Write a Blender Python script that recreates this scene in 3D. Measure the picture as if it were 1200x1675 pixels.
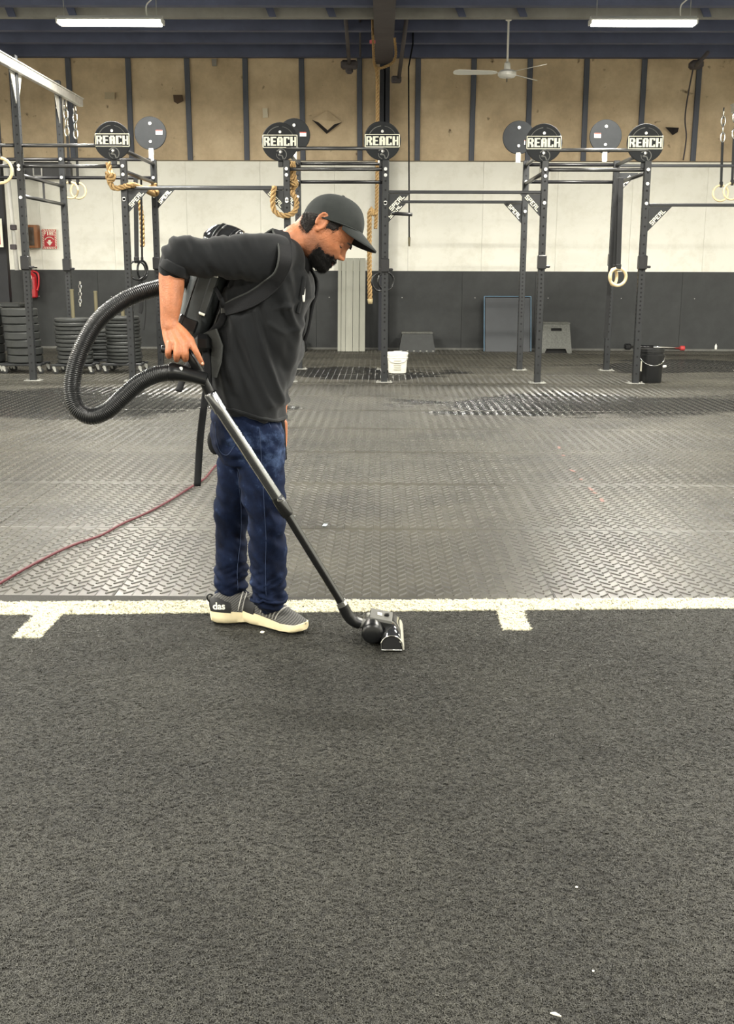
import bpy, bmesh, math, random
from mathutils import Vector, Matrix, noise
from mathutils.bvhtree import BVHTree
import numpy as np

random.seed(7)
for o in list(bpy.data.objects):
    bpy.data.objects.remove(o)
SC = bpy.context.scene
COL = SC.collection
rad = math.radians

# ------------------------------------------------------------------ camera
FPX, CX, CY = 1772.0, 600.0, 837.5
CAMH, PITCH, YAW, ROLL = 1.32, rad(12.6), rad(0.7), rad(0.2)
CAM = Vector((0, 0, CAMH))
_F = Vector((-math.sin(YAW) * math.cos(PITCH), math.cos(YAW) * math.cos(PITCH), -math.sin(PITCH)))
_R0 = Vector((math.cos(YAW), math.sin(YAW), 0))
_U0 = _R0.cross(_F)
_R = _R0 * math.cos(ROLL) + _U0 * math.sin(ROLL)
_U = _U0 * math.cos(ROLL) - _R0 * math.sin(ROLL)
cd = bpy.data.cameras.new('camera')
cd.sensor_fit = 'HORIZONTAL'
cd.sensor_width = 36.0
cd.lens = FPX / 1200.0 * 36.0
cd.clip_start = 0.05
cam = bpy.data.objects.new('camera', cd)
COL.objects.link(cam)
_m = Matrix((_R, _U, -_F)).transposed().to_4x4()
_m.translation = CAM
cam.matrix_world = _m
SC.camera = cam

# ------------------------------------------------------------------ world, exposure
SC.view_settings.view_transform = 'Standard'
SC.view_settings.look = 'None'
SC.view_settings.exposure = 0.0
SC.view_settings.gamma = 1.0
SC.view_settings.use_curve_mapping = False
world = bpy.data.worlds.new('world')
SC.world = world
world.use_nodes = True
bg = world.node_tree.nodes['Background']
bg.inputs[0].default_value = (0.9, 0.95, 1.0, 1)
bg.inputs[1].default_value = 0.05
LAMP_W = 335.0            # each shop light
LAMP_COL = (1.0, 0.965, 0.875)
LAMP_Z = 4.06
LAMP_X = (-9.2, -3.12, 2.96, 9.0)
LAMP_Y = (13.3, 9.3, 5.3, 1.3, -2.7)


# ------------------------------------------------------------------ pixel <-> place
def P(px, py, Y):
    d = _F + _R * ((px - CX) / FPX) + _U * ((CY - py) / FPX)
    return CAM + d * (Y / d.y)


def G(px, py, z=0.0):
    d = _F + _R * ((px - CX) / FPX) + _U * ((CY - py) / FPX)
    return CAM + d * ((z - CAMH) / d.z)


def lin(c):
    out = []
    for x in c:
        x = x / 255.0
        out.append(x / 12.92 if x <= 0.04045 else ((x + 0.055) / 1.055) ** 2.4)
    return tuple(out)


# ------------------------------------------------------------------ materials
def M(name, col, rough=0.5, metal=0.0, var=None, bump=None, spec=0.5, coat=0.0, emit=None, sheen=0.0, stretch=(1, 1, 1)):
    """col in sRGB 0..255; var=(scale, amount); bump=(scale, strength)"""
    m = bpy.data.materials.new(name)
    m.use_nodes = True
    nt = m.node_tree
    b = nt.nodes['Principled BSDF']
    c = lin(col)
    b.inputs['Base Color'].default_value = (*c, 1)
    b.inputs['Roughness'].default_value = rough
    b.inputs['Metallic'].default_value = metal
    b.inputs['Specular IOR Level'].default_value = spec
    b.inputs['Coat Weight'].default_value = coat
    if sheen:
        b.inputs['Sheen Weight'].default_value = sheen
        b.inputs['Sheen Roughness'].default_value = 0.5
    if emit:
        b.inputs['Emission Color'].default_value = (*emit[0], 1)
        b.inputs['Emission Strength'].default_value = emit[1]
    tc = mp = None
    if var or bump:
        tc = nt.nodes.new('ShaderNodeTexCoord')
        mp = nt.nodes.new('ShaderNodeMapping')
        mp.inputs['Scale'].default_value = stretch
        nt.links.new(tc.outputs['Object'], mp.inputs['Vector'])
    if var:
        n = nt.nodes.new('ShaderNodeTexNoise')
        n.inputs['Scale'].default_value = var[0]
        n.inputs['Detail'].default_value = 6
        n.inputs['Roughness'].default_value = 0.65
        nt.links.new(mp.outputs[0], n.inputs['Vector'])
        r = nt.nodes.new('ShaderNodeValToRGB')
        a = var[1]
        r.color_ramp.elements[0].position = 0.3
        r.color_ramp.elements[1].position = 0.7
        r.color_ramp.elements[0].color = (*[max(0, x * (1 - a)) for x in c], 1)
        r.color_ramp.elements[1].color = (*[min(1, x * (1 + a)) for x in c], 1)
        nt.links.new(n.outputs['Fac'], r.inputs[0])
        nt.links.new(r.outputs[0], b.inputs['Base Color'])
    if bump:
        n2 = nt.nodes.new('ShaderNodeTexNoise')
        n2.inputs['Scale'].default_value = bump[0]
        n2.inputs['Detail'].default_value = 4
        nt.links.new(mp.outputs[0], n2.inputs['Vector'])
        bp = nt.nodes.new('ShaderNodeBump')
        bp.inputs['Strength'].default_value = bump[1]
        bp.inputs['Distance'].default_value = 0.01
        nt.links.new(n2.outputs['Fac'], bp.inputs['Height'])
        nt.links.new(bp.outputs[0], b.inputs['Normal'])
    return m


def nodes_of(m):
    nt = m.node_tree
    return nt, nt.nodes, nt.links, nt.nodes['Principled BSDF']


MT = {}
MT['steel'] = M('powder_coated_black_steel', (37, 39, 41), 0.42, var=(9, 0.15))
MT['bar'] = M('bare_dark_steel_bar', (95, 95, 95), 0.3, 0.75)
MT['barblack'] = M('black_bar', (34, 34, 36), 0.35)
MT['bolt'] = M('zinc_bolt', (225, 225, 222), 0.35, 0.35)
MT['hole'] = M('bolt_hole_black', (7, 7, 8), 0.8)
MT['galv'] = M('bare_galvanised_steel', (205, 203, 196), 0.38, 0.55, var=(14, 0.18))
MT['disc'] = M('black_target_board', (38, 40, 42), 0.6, var=(12, 0.12), spec=0.2)
MT['discedge'] = M('target_edge', (105, 106, 104), 0.5)
MT['cream'] = M('cream_lettering', (246, 243, 222), 0.55)
MT['grey_print'] = M('grey_print', (120, 120, 116), 0.6)
MT['white'] = M('white_paint', (236, 234, 226), 0.5)
MT['rope'] = M('manila_rope', (180, 148, 100), 0.85, var=(60, 0.3), bump=(220, 0.5))
MT['ringwood'] = M('pale_birch_ring', (226, 204, 160), 0.4, var=(25, 0.12))
MT['ringblack'] = M('black_plastic_ring', (26, 27, 29), 0.25)
MT['web'] = M('black_webbing', (25, 26, 27), 0.75)
MT['rubber'] = M('bumper_rubber', (46, 48, 47), 0.55, var=(10, 0.22))
MT['chrome'] = M('chrome', (225, 225, 222), 0.16, 1.0)
MT['brass'] = M('dull_brass_post', (112, 106, 84), 0.45, 0.5)
MT['caster'] = M('caster_grey', (176, 176, 170), 0.4, 0.4)
MT['tyre'] = M('caster_tyre', (35, 36, 36), 0.6)
MT['navy'] = M('dark_navy_roof_paint', (88, 94, 118), 0.7, var=(2.5, 0.15))
MT['girder'] = M('dark_brown_girder', (84, 78, 80), 0.7, var=(4, 0.15))
MT['roofstrip'] = M('grey_roof_insulation', (150, 148, 142), 0.85, var=(3, 0.15))


# ------------------------------------------------------------------ geometry helpers
class MB:
    def __init__(s):
        s.v = []
        s.f = []

    def add(s, vs, fs):
        o = len(s.v)
        s.v += [tuple(v) for v in vs]
        s.f += [tuple(i + o for i in f) for f in fs]
        return s

    def box(s, c, d, rot=None):
        c = Vector(c)
        vs = []
        for x in (-.5, .5):
            for y in (-.5, .5):
                for z in (-.5, .5):
                    v = Vector((x * d[0], y * d[1], z * d[2]))
                    if rot:
                        v = rot @ v
                    vs.append(c + v)
        return s.add(vs, [(0, 1, 3, 2), (4, 6, 7, 5), (0, 4, 5, 1), (2, 3, 7, 6), (0, 2, 6, 4), (1, 5, 7, 3)])

    def cbox(s, c, d, b=0.005, rot=None):
        """box with chamfered edges"""
        c = Vector(c)
        b = min(b, min(d) * 0.49)
        pts = []
        for x in (-1, 1):
            for y in (-1, 1):
                for z in (-1, 1):
                    h = Vector((x * d[0] / 2, y * d[1] / 2, z * d[2] / 2))
                    pts.append(h - Vector((0, y * b, z * b)))
                    pts.append(h - Vector((x * b, 0, z * b)))
                    pts.append(h - Vector((x * b, y * b, 0)))
        bm = bmesh.new()
        for p in pts:
            bm.verts.new(c + (rot @ p if rot else p))
        bmesh.ops.convex_hull(bm, input=bm.verts)
        bmesh.ops.dissolve_limit(bm, angle_limit=0.01, verts=bm.verts, edges=bm.edges)
        bm.verts.index_update()
        s.add([v.co.copy() for v in bm.verts], [tuple(v.index for v in f.verts) for f in bm.faces])
        bm.free()
        return s

    def loft(s, rings, cap=True, close=False):
        n = len(rings[0])
        vs = [p for r in rings for p in r]
        fs = []
        m = len(rings)
        for i in range(m if close else m - 1):
            a = i * n
            b = ((i + 1) % m) * n
            for j in range(n):
                k = (j + 1) % n
                fs.append((a + j, a + k, b + k, b + j))
        if cap and not close:
            fs.append(tuple(range(n))[::-1])
            fs.append(tuple((m - 1) * n + j for j in range(n)))
        return s.add(vs, fs)

    def tube(s, path, r, n=10, cap=True, close=False, flat=1.0, up=None):
        path = [Vector(p) for p in path]
        m = len(path)
        rr = r if isinstance(r, (list, tuple)) else [r] * m
        ta = []
        for i in range(m):
            if close:
                t = path[(i + 1) % m] - path[i - 1]
            else:
                t = path[min(i + 1, m - 1)] - path[max(i - 1, 0)]
            ta.append(t.normalized() if t.length > 1e-9 else Vector((0, 0, 1)))
        nrm = Vector(up) if up else (Vector((0, 0, 1)) if abs(ta[0].z) < 0.9 else Vector((1, 0, 0)))
        rings = []
        for i in range(m):
            nrm = nrm - ta[i] * nrm.dot(ta[i])
            if nrm.length < 1e-6:
                nrm = ta[i].orthogonal()
            nrm.normalize()
            bi = ta[i].cross(nrm)
            rings.append([path[i] + nrm * (math.cos(2 * math.pi * j / n) * rr[i]) + bi * (math.sin(2 * math.pi * j / n) * rr[i] * flat) for j in range(n)])
        return s.loft(rings, cap, close)

    def cyl(s, a, b, r, n=16, r2=None):
        return s.tube([a, b], [r, r if r2 is None else r2], n)

    def lathe(s, c, prof, n=24, axis=(0, 0, 1)):
        """prof: list of (radius, height)"""
        c = Vector(c)
        q = Vector((0, 0, 1)).rotation_difference(Vector(axis))
        rings = []
        for r, h in prof:
            rings.append([c + q @ Vector((r * math.cos(2 * math.pi * j / n), r * math.sin(2 * math.pi * j / n), h)) for j in range(n)])
        return s.loft(rings, True)

    def sphere(s, c, r, nu=12, nv=8, rot=None):
        c = Vector(c)
        if not isinstance(r, (list, tuple)):
            r = (r, r, r)
        rings = []
        for i in range(nv + 1):
            t = math.pi * (i + 0.02 if i == 0 else (i - 0.02 if i == nv else i)) / nv
            ring = []
            for j in range(nu):
                p = 2 * math.pi * j / nu
                v = Vector((r[0] * math.sin(t) * math.cos(p), r[1] * math.sin(t) * math.sin(p), -r[2] * math.cos(t)))
                ring.append(c + (rot @ v if rot else v))
            rings.append(ring)
        return s.loft(rings, True)

    def prism(s, pts, vec):
        vec = Vector(vec)
        a = [Vector(p) for p in pts]
        n = len(a)
        vs = a + [p + vec for p in a]
        fs = [tuple(range(n)), tuple(range(2 * n - 1, n - 1, -1))]
        for j in range(n):
            k = (j + 1) % n
            fs.append((j, n + j, n + k, k))
        return s.add(vs, fs)

    def mesh(s, name):
        me = bpy.data.meshes.new(name)
        me.from_pydata(s.v, [], s.f)
        bm = bmesh.new()
        bm.from_mesh(me)
        bmesh.ops.recalc_face_normals(bm, faces=bm.faces)
        bm.to_mesh(me)
        bm.free()
        return me

    def obj(s, name, mat, parent=None, smooth=False, angle=None):
        me = s.mesh(name)
        return link(name, me, mat, parent, smooth, angle)


def link(name, me, mat, parent=None, smooth=False, angle=None):
    o = bpy.data.objects.new(name, me)
    COL.objects.link(o)
    if mat is not None:
        me.materials.clear()
        me.materials.append(MT[mat] if isinstance(mat, str) else mat)
    if smooth:
        me.polygons.foreach_set('use_smooth', [True] * len(me.polygons))
        if angle:
            try:
                me.set_sharp_from_angle(angle=rad(angle))
            except Exception:
                pass
    if parent is not None:
        attach(o, parent)
    return o


def attach(o, parent):
    o.parent = parent
    loc = Vector(parent.location)
    q = parent.parent
    while q is not None:
        q = q.parent
    # all meshes hold world coordinates; only top-level roots carry a location
    root = parent
    if root.parent is None:
        o.matrix_parent_inverse = Matrix.Translation(-loc)


def tag(o, label, cat, group=None, kind=None):
    if label:
        o['label'] = label
    if cat:
        o['category'] = cat
    if group:
        o['group'] = group
    if kind:
        o['kind'] = kind
    return o


def thing(name, label, cat, loc=(0, 0, 0), group=None):
    o = bpy.data.objects.new(name, None)
    COL.objects.link(o)
    o.empty_display_size = 0.1
    o.location = loc
    return tag(o, label, cat, group)


def struct(o):
    o['kind'] = 'structure'
    return o


def catmull(pts, n=8, closed=False):
    pts = [Vector(p) for p in pts]
    out = []
    m = len(pts)
    for i in range(m if closed else m - 1):
        if closed:
            p0, p1, p2, p3 = pts[i - 1], pts[i], pts[(i + 1) % m], pts[(i + 2) % m]
        else:
            p0 = pts[max(i - 1, 0)]
            p1 = pts[i]
            p2 = pts[i + 1]
            p3 = pts[min(i + 2, m - 1)]
        for k in range(n):
            t = k / n
            out.append(0.5 * ((2 * p1) + (p2 - p0) * t + (2 * p0 - 5 * p1 + 4 * p2 - p3) * t * t + (3 * p1 - p0 - 3 * p2 + p3) * t ** 3))
    if not closed:
        out.append(pts[-1])
    return out


def resample(path, step):
    path = [Vector(p) for p in path]
    d = [0]
    for a, b in zip(path, path[1:]):
        d.append(d[-1] + (b - a).length)
    L = d[-1]
    n = max(2, int(L / step) + 1)
    out = []
    j = 0
    for i in range(n):
        t = L * i / (n - 1)
        while j < len(d) - 2 and d[j + 1] < t:
            j += 1
        seg = d[j + 1] - d[j]
        out.append(path[j].lerp(path[j + 1], (t - d[j]) / seg if seg > 1e-9 else 0))
    return out


def lerp1(tab, x):
    if x <= tab[0][0]:
        return tab[0][1]
    for (a, va), (b, vb) in zip(tab, tab[1:]):
        if x <= b:
            return va + (vb - va) * (x - a) / (b - a)
    return tab[-1][1]


def rope_mesh(mb, path, R=0.018, pitch=0.11, n=6):
    path = resample(catmull(path, 8), 0.012)
    m = len(path)
    ta = [(path[min(i + 1, m - 1)] - path[max(i - 1, 0)]).normalized() for i in range(m)]
    nrm = ta[0].orthogonal()
    fr = []
    for i in range(m):
        nrm = (nrm - ta[i] * nrm.dot(ta[i])).normalized()
        fr.append((nrm.copy(), ta[i].cross(nrm)))
    for k in range(3):
        sp = []
        for i in range(m):
            a = 2 * math.pi * (i * 0.012 / pitch + k / 3)
            sp.append(path[i] + (fr[i][0] * math.cos(a) + fr[i][1] * math.sin(a)) * R * 0.58)
        mb.tube(sp, R * 0.42, n)
    return mb


# blocky stencil letters
FONT = {
    'R': ["1111", "1001", "1111", "1010", "1011"], 'E': ["1111", "1000", "1110", "1000", "1111"],
    'A': ["1111", "1001", "1111", "1001", "1001"], 'C': ["1111", "1000", "1000", "1000", "1111"],
    'H': ["1001", "1001", "1111", "1001", "1001"], 'S': ["1111", "1000", "1111", "0001", "1111"],
    'P': ["1111", "1001", "1111", "1000", "1000"], 'L': ["1000", "1000", "1000", "1000", "1111"],
    'F': ["1111", "1000", "1110", "1000", "1000"], 'I': ["0110", "0110", "0110", "0110", "0110"],
}


FONT.update({
    'R#': ["1111110", "1100111", "1100111", "1111110", "1101110", "1100111", "1100111"],
    'E#': ["1111111", "1110000", "1110000", "1111110", "1110000", "1110000", "1111111"],
    'A#': ["0111110", "1110111", "1110111", "1111111", "1110111", "1110111", "1110111"],
    'C#': ["1111111", "1110011", "1110000", "1110000", "1110000", "1110011", "1111111"],
    'H#': ["1110011", "1110011", "1110011", "1111111", "1110011", "1110011", "1110011"],
})


def letters(mb, text, org, xd, yd, h, depth=0.002, aspect=0.8, fat=0.0, heavy=False):
    """org: centre of the word; xd, yd unit vectors; raised along xd x yd"""
    xd = Vector(xd).normalized()
    yd = Vector(yd).normalized()
    nd = xd.cross(yd)
    nc_, nr_ = (7, 7) if heavy else (4, 5)
    gap = 0.9 if heavy else 0.8
    cw = h * aspect / nc_
    chh = h / nr_
    adv = cw * (nc_ + gap)
    w = adv * len(text) - cw * gap
    rot = Matrix((xd, yd, nd)).transposed()
    for i, ch in enumerate(text):
        for r, row in enumerate(FONT[ch + '#' if heavy else ch]):
            c = 0
            while c < nc_:
                if row[c] == '1':
                    e = c
                    while e < nc_ and row[e] == '1':
                        e += 1
                    x = -w / 2 + i * adv + (c + e) / 2 * cw
                    y = h / 2 - (r + 0.5) * chh
                    mb.box(Vector(org) + xd * x + yd * y, ((e - c) * cw + fat, chh * 1.02 + fat, depth), rot)
                    c = e
                else:
                    c += 1
    return w


def voxel(mb, size, smooth=4, fac=0.5):
    me = mb.mesh('tmp')
    o = bpy.data.objects.new('tmp', me)
    COL.objects.link(o)
    r = o.modifiers.new('r', 'REMESH')
    r.mode = 'VOXEL'
    r.voxel_size = size
    if smooth:
        q = o.modifiers.new('s', 'SMOOTH')
        q.iterations = smooth
        q.factor = fac
    dg = bpy.context.evaluated_depsgraph_get()
    dg.update()
    out = bpy.data.meshes.new_from_object(o.evaluated_get(dg))
    bpy.data.objects.remove(o)
    bpy.data.meshes.remove(me)
    return out


def get_co(me):
    a = np.empty(len(me.vertices) * 3, dtype=np.float32)
    me.vertices.foreach_get('co', a)
    return a.reshape(-1, 3)


def get_no(me):
    a = np.empty(len(me.vertices) * 3, dtype=np.float32)
    me.vertex_normals.foreach_get('vector', a)
    return a.reshape(-1, 3)


def set_co(me, a):
    me.vertices.foreach_set('co', np.ascontiguousarray(a, dtype=np.float32).ravel())
    me.update()


def bvh_of(me):
    co = [Vector(v) for v in get_co(me)]
    return BVHTree.FromPolygons(co, [tuple(p.vertices) for p in me.polygons])

# ================================================================== SETTING
WALL_Y = 18.5
Z_BLK = P(600, 443, WALL_Y).z       # top of the black wainscot
Z_WHT = P(600, 264, WALL_Y).z       # top of the white boards
Z_WOOD = P(600, 95, WALL_Y).z
TURF_Y = G(600, 978).y              # front edge of the rubber mats
RX = 11.5                           # half width of the hall
BACK_Y = -6.5


def M_wall_white():
    m = M('white_painted_board', (238, 236, 224), 0.55, var=(1.1, 0.05))
    nt, N, L, b = nodes_of(m)
    # faint scuffs
    tc = N.new('ShaderNodeTexCoord')
    n = N.new('ShaderNodeTexNoise'); n.inputs['Scale'].default_value = 2.3; n.inputs['Detail'].default_value = 9; n.inputs['Roughness'].default_value = 0.75
    L.new(tc.outputs['Object'], n.inputs['Vector'])
    r = N.new('ShaderNodeValToRGB')
    r.color_ramp.elements[0].position = 0.30; r.color_ramp.elements[0].color = (*lin((226, 223, 208)), 1)
    r.color_ramp.elements[1].position = 0.52; r.color_ramp.elements[1].color = (*lin((240, 238, 226)), 1)
    L.new(n.outputs['Fac'], r.inputs[0]); L.new(r.outputs[0], b.inputs['Base Color'])
    return m


def M_wall_black():
    m = M('black_painted_board', (60, 62, 62), 0.6)
    nt, N, L, b = nodes_of(m)
    tc = N.new('ShaderNodeTexCoord')
    n = N.new('ShaderNodeTexNoise'); n.inputs['Scale'].default_value = 3.0; n.inputs['Detail'].default_value = 8; n.inputs['Roughness'].default_value = 0.7
    L.new(tc.outputs['Object'], n.inputs['Vector'])
    r = N.new('ShaderNodeValToRGB')
    r.color_ramp.elements[0].position = 0.3; r.color_ramp.elements[0].color = (*lin((41, 43, 43)), 1)
    r.color_ramp.elements[1].position = 0.75; r.color_ramp.elements[1].color = (*lin((57, 59, 59)), 1)
    L.new(n.outputs['Fac'], r.inputs[0])
    # white chips
    v = N.new('ShaderNodeTexVoronoi'); v.inputs['Scale'].default_value = 4.0
    L.new(tc.outputs['Object'], v.inputs['Vector'])
    lt = N.new('ShaderNodeMath'); lt.operation = 'LESS_THAN'; lt.inputs[1].default_value = 0.035
    L.new(v.outputs['Distance'], lt.inputs[0])
    mx = N.new('ShaderNodeMix'); mx.data_type = 'RGBA'
    L.new(lt.outputs[0], mx.inputs['Factor']); L.new(r.outputs[0], mx.inputs[6]); mx.inputs[7].default_value = (*lin((170, 170, 165)), 1)
    L.new(mx.outputs[2], b.inputs['Base Color'])
    return m


def M_kraft():
    m = M('brown_kraft_board', (176, 150, 112), 0.8)
    nt, N, L, b = nodes_of(m)
    tc = N.new('ShaderNodeTexCoord')
    oi = N.new('ShaderNodeObjectInfo')
    add = N.new('ShaderNodeVectorMath'); add.operation = 'ADD'
    L.new(tc.outputs['Object'], add.inputs[0]); L.new(oi.outputs['Random'], add.inputs[1])
    n = N.new('ShaderNodeTexNoise'); n.inputs['Scale'].default_value = 1.6; n.inputs['Detail'].default_value = 9; n.inputs['Roughness'].default_value = 0.68
    L.new(add.outputs[0], n.inputs['Vector'])
    r = N.new('ShaderNodeValToRGB')
    e = r.color_ramp.elements
    e[0].position = 0.28; e[0].color = (*lin((176, 156, 126)), 1)
    e[1].position = 0.72; e[1].color = (*lin((228, 208, 174)), 1)
    k = r.color_ramp.elements.new(0.5); k.color = (*lin((206, 184, 150)), 1)
    L.new(n.outputs['Fac'], r.inputs[0])
    n2 = N.new('ShaderNodeTexNoise'); n2.inputs['Scale'].default_value = 7; n2.inputs['Detail'].default_value = 3
    L.new(add.outputs[0], n2.inputs['Vector'])
    gt = N.new('ShaderNodeMapRange'); gt.inputs[1].default_value = 0.68; gt.inputs[2].default_value = 0.78
    L.new(n2.outputs['Fac'], gt.inputs[0])
    mx = N.new('ShaderNodeMix'); mx.data_type = 'RGBA'
    L.new(gt.outputs[0], mx.inputs['Factor']); L.new(r.outputs[0], mx.inputs[6]); mx.inputs[7].default_value = (*lin((98, 76, 54)), 1)
    L.new(mx.outputs[2], b.inputs['Base Color'])
    bp = N.new('ShaderNodeBump'); bp.inputs['Strength'].default_value = 0.3; bp.inputs['Distance'].default_value = 0.05
    L.new(n.outputs['Fac'], bp.inputs['Height']); L.new(bp.outputs[0], b.inputs['Normal'])
    return m


MT['wallwhite'] = M_wall_white()
MT['wallblack'] = M_wall_black()
MT['kraft'] = M_kraft()
MT['stud'] = M('dark_steel_stud', (84, 88, 98), 0.6, var=(6, 0.25), stretch=(1, 1, 0.2))

# ---- back wall: a backing slab, then black boards, white boards, kraft boards and studs
wall = struct(MB().box((0, WALL_Y + 0.16, 2.55), (2 * RX, 0.2, 5.1)).obj('wall_back', MT['stud']))
nb = int(2 * RX / 1.22) + 1
x0 = P(40, 443, WALL_Y).x - 1.22 * 6
blk = MB().box((0, 0, 0), (1.216, 0.05, Z_BLK)).mesh('panel')
wht = MB().box((0, 0, 0), (1.217, 0.04, Z_WHT - Z_BLK)).mesh('panel')
for i in range(-2, nb + 2):
    xc = x0 + 1.22 * (i + 0.5)
    if abs(xc) > RX - 0.6:
        continue
    link('panel', blk, MT['wallblack'], wall).location = (xc, WALL_Y + 0.025, Z_BLK / 2)
    link('panel', wht, MT['wallwhite'], wall).location = (xc + 0.31, WALL_Y + 0.03, (Z_BLK + Z_WHT) / 2)
sx = [P(px, 180, WALL_Y).x for px in (115, 212, 308, 402, 494, 588, 683, 773, 865, 957, 1050, 1139)]
sp = (sx[-1] - sx[0]) / (len(sx) - 1)
allx = [sx[0] - sp * k for k in range(6, 0, -1)] + sx + [sx[-1] + sp * k for k in range(1, 6)]
stud = MB().cbox((0, 0, 0), (0.085, 0.05, Z_WOOD - Z_WHT), 0.008).mesh('stud')
for i, x in enumerate(allx):
    o = link('stud', stud, MT['stud'], wall)
    o.location = (x, WALL_Y + 0.02, (Z_WOOD + Z_WHT) / 2)
    o.rotation_euler = (0, rad(random.uniform(-0.5, 0.5)), 0)
    if i:
        w = x - allx[i - 1]
        # softly bulging kraft board
        mb = MB()
        rows = []
        for a in range(9):
            zz = Z_WHT + (Z_WOOD - Z_WHT) * a / 8
            for b_ in range(7):
                xx = allx[i - 1] + w * b_ / 6
                bul = 0.018 * math.sin(math.pi * b_ / 6) * (0.6 + 0.6 * noise.noise((xx * 0.9, zz * 1.1, 3)))
                mb.v.append((xx, WALL_Y + 0.035 - bul, zz))
        for a in range(8):
            for b_ in range(6):
                q = a * 7 + b_
                mb.f.append((q, q + 1, q + 8, q + 7))
        mb.obj('panel', MT['kraft'], wall, True)
# sill line between white and kraft, skirting line on the floor
MB().box((0, WALL_Y + 0.02, Z_WHT + 0.006), (2 * RX - 0.1, 0.06, 0.014)).obj('rail', M('worn_rail', (120, 108, 88), 0.7), wall)
struct(MB().box((0, WALL_Y - 0.006, 0.018), (2 * RX - 0.1, 0.02, 0.036)).obj('baseboard_back', M('worn_grey_skirting', (104, 104, 99), 0.6, var=(6, 0.3))))


# torn kraft flaps, stickers, patches on the upper wall
def wall_tri(name, pts, mat, off=0.02, bow=0.05):
    mb = MB()
    cpt = Vector((0, 0, 0))
    ps = [P(x, y, WALL_Y - off) for x, y in pts]
    for p in ps:
        cpt += p / len(ps)
    cpt.y -= bow
    n = len(ps)
    mb.v = [tuple(cpt)] + [tuple(p) for p in ps] + [tuple(p + Vector((0, 0.01, 0))) for p in ps]
    for j in range(n):
        mb.f.append((0, 1 + j, 1 + (j + 1) % n))
        mb.f.append((1 + j, 1 + n + j, 1 + n + (j + 1) % n, 1 + (j + 1) % n))
    return mb.obj(name, mat, wall)


MT['tornhole'] = M('dark_tear', (40, 36, 34), 0.9)
wall_tri('torn_flap', [(510, 195), (535, 181), (558, 199), (536, 218)], MT['kraft'], 0.02, 0.06)
wall_tri('tear', [(510, 196), (534, 219), (558, 200), (548, 206), (534, 211)], MT['tornhole'], 0.03, 0.01)
wall_tri('tear', [(1088, 208), (1110, 209), (1108, 216), (1100, 221)], MT['tornhole'], 0.02, 0.03)
wall_tri('tear', [(283, 155), (298, 155), (300, 165), (290, 170), (284, 166)], M('brown_stain', (92, 74, 58), 0.9), 0.02, 0.005)
wall_tri('sticker', [(171, 151), (187, 151), (187, 162), (171, 162)], M('pale_sticker', (188, 172, 142), 0.7), 0.02, 0.0)
wall_tri('sticker', [(429, 177), (437, 177), (438, 192), (430, 193)], M('paper_sticker', (214, 204, 180), 0.7), 0.02, 0.0)
wall_tri('sticker', [(346, 96), (354, 96), (354, 108), (347, 108)], M('grey_sticker', (150, 146, 138), 0.7), 0.02, 0.0)

# ---- other walls (outside the photograph, they close the hall)
Z_ROOF = 5.1
for nm, c, d in (('wall_left', (-RX - 0.1, (WALL_Y + BACK_Y) / 2, Z_ROOF / 2), (0.2, WALL_Y - BACK_Y + 0.4, Z_ROOF)),
                 ('wall_right', (RX + 0.1, (WALL_Y + BACK_Y) / 2, Z_ROOF / 2), (0.2, WALL_Y - BACK_Y + 0.4, Z_ROOF)),
                 ('wall_front', (0, BACK_Y - 0.1, Z_ROOF / 2), (2 * RX + 0.4, 0.2, Z_ROOF))):
    struct(MB().box(c, d).obj(nm, MT['wallwhite']))

# ---- ceiling with purlins
ceil = struct(MB().box((0, (WALL_Y + BACK_Y) / 2, Z_ROOF + 0.1), (2 * RX + 0.4, WALL_Y - BACK_Y + 0.6, 0.2)).obj('ceiling', MT['navy']))


def purlin(Y, y0, y1, mat='navy', th=0.12):
    a = P(600, y1, Y).z
    b = P(600, y0, Y).z
    MB().box((0, Y + th / 2, (a + b) / 2), (2 * RX - 0.1, th, b - a)).obj('purlin', mat, ceil)


purlin(18.3, 68, 93)
purlin(17.3, 46, 70)
purlin(16.3, 27, 50)
purlin(15.3, 6, 29, 'roofstrip', 0.1)
purlin(14.6, -14, 9)
for Y in (11.5, 8.5, 5.5, 2.5, -0.5, -3.5):
    MB().box((0, Y, 4.75), (2 * RX - 0.1, 0.12, 0.25)).obj('purlin', 'navy', ceil)
# deck that hides the void between the purlins
MB().box((0, 16.75, 4.93), (2 * RX - 0.1, 3.5, 0.06)).obj('deck', 'navy', ceil)
for px in (15, 115, 440, 538, 750, 850, 1150):      # short blocks in front of the pale strip
    mb = MB()
    q = [P(px - 8, 8, 15.27), P(px + 5, 8, 15.27), P(px + 12, 28, 15.27), P(px, 28, 15.27)]
    mb.prism(q, (0, -0.04, 0)).obj('rafter_block', 'navy', ceil)

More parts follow.
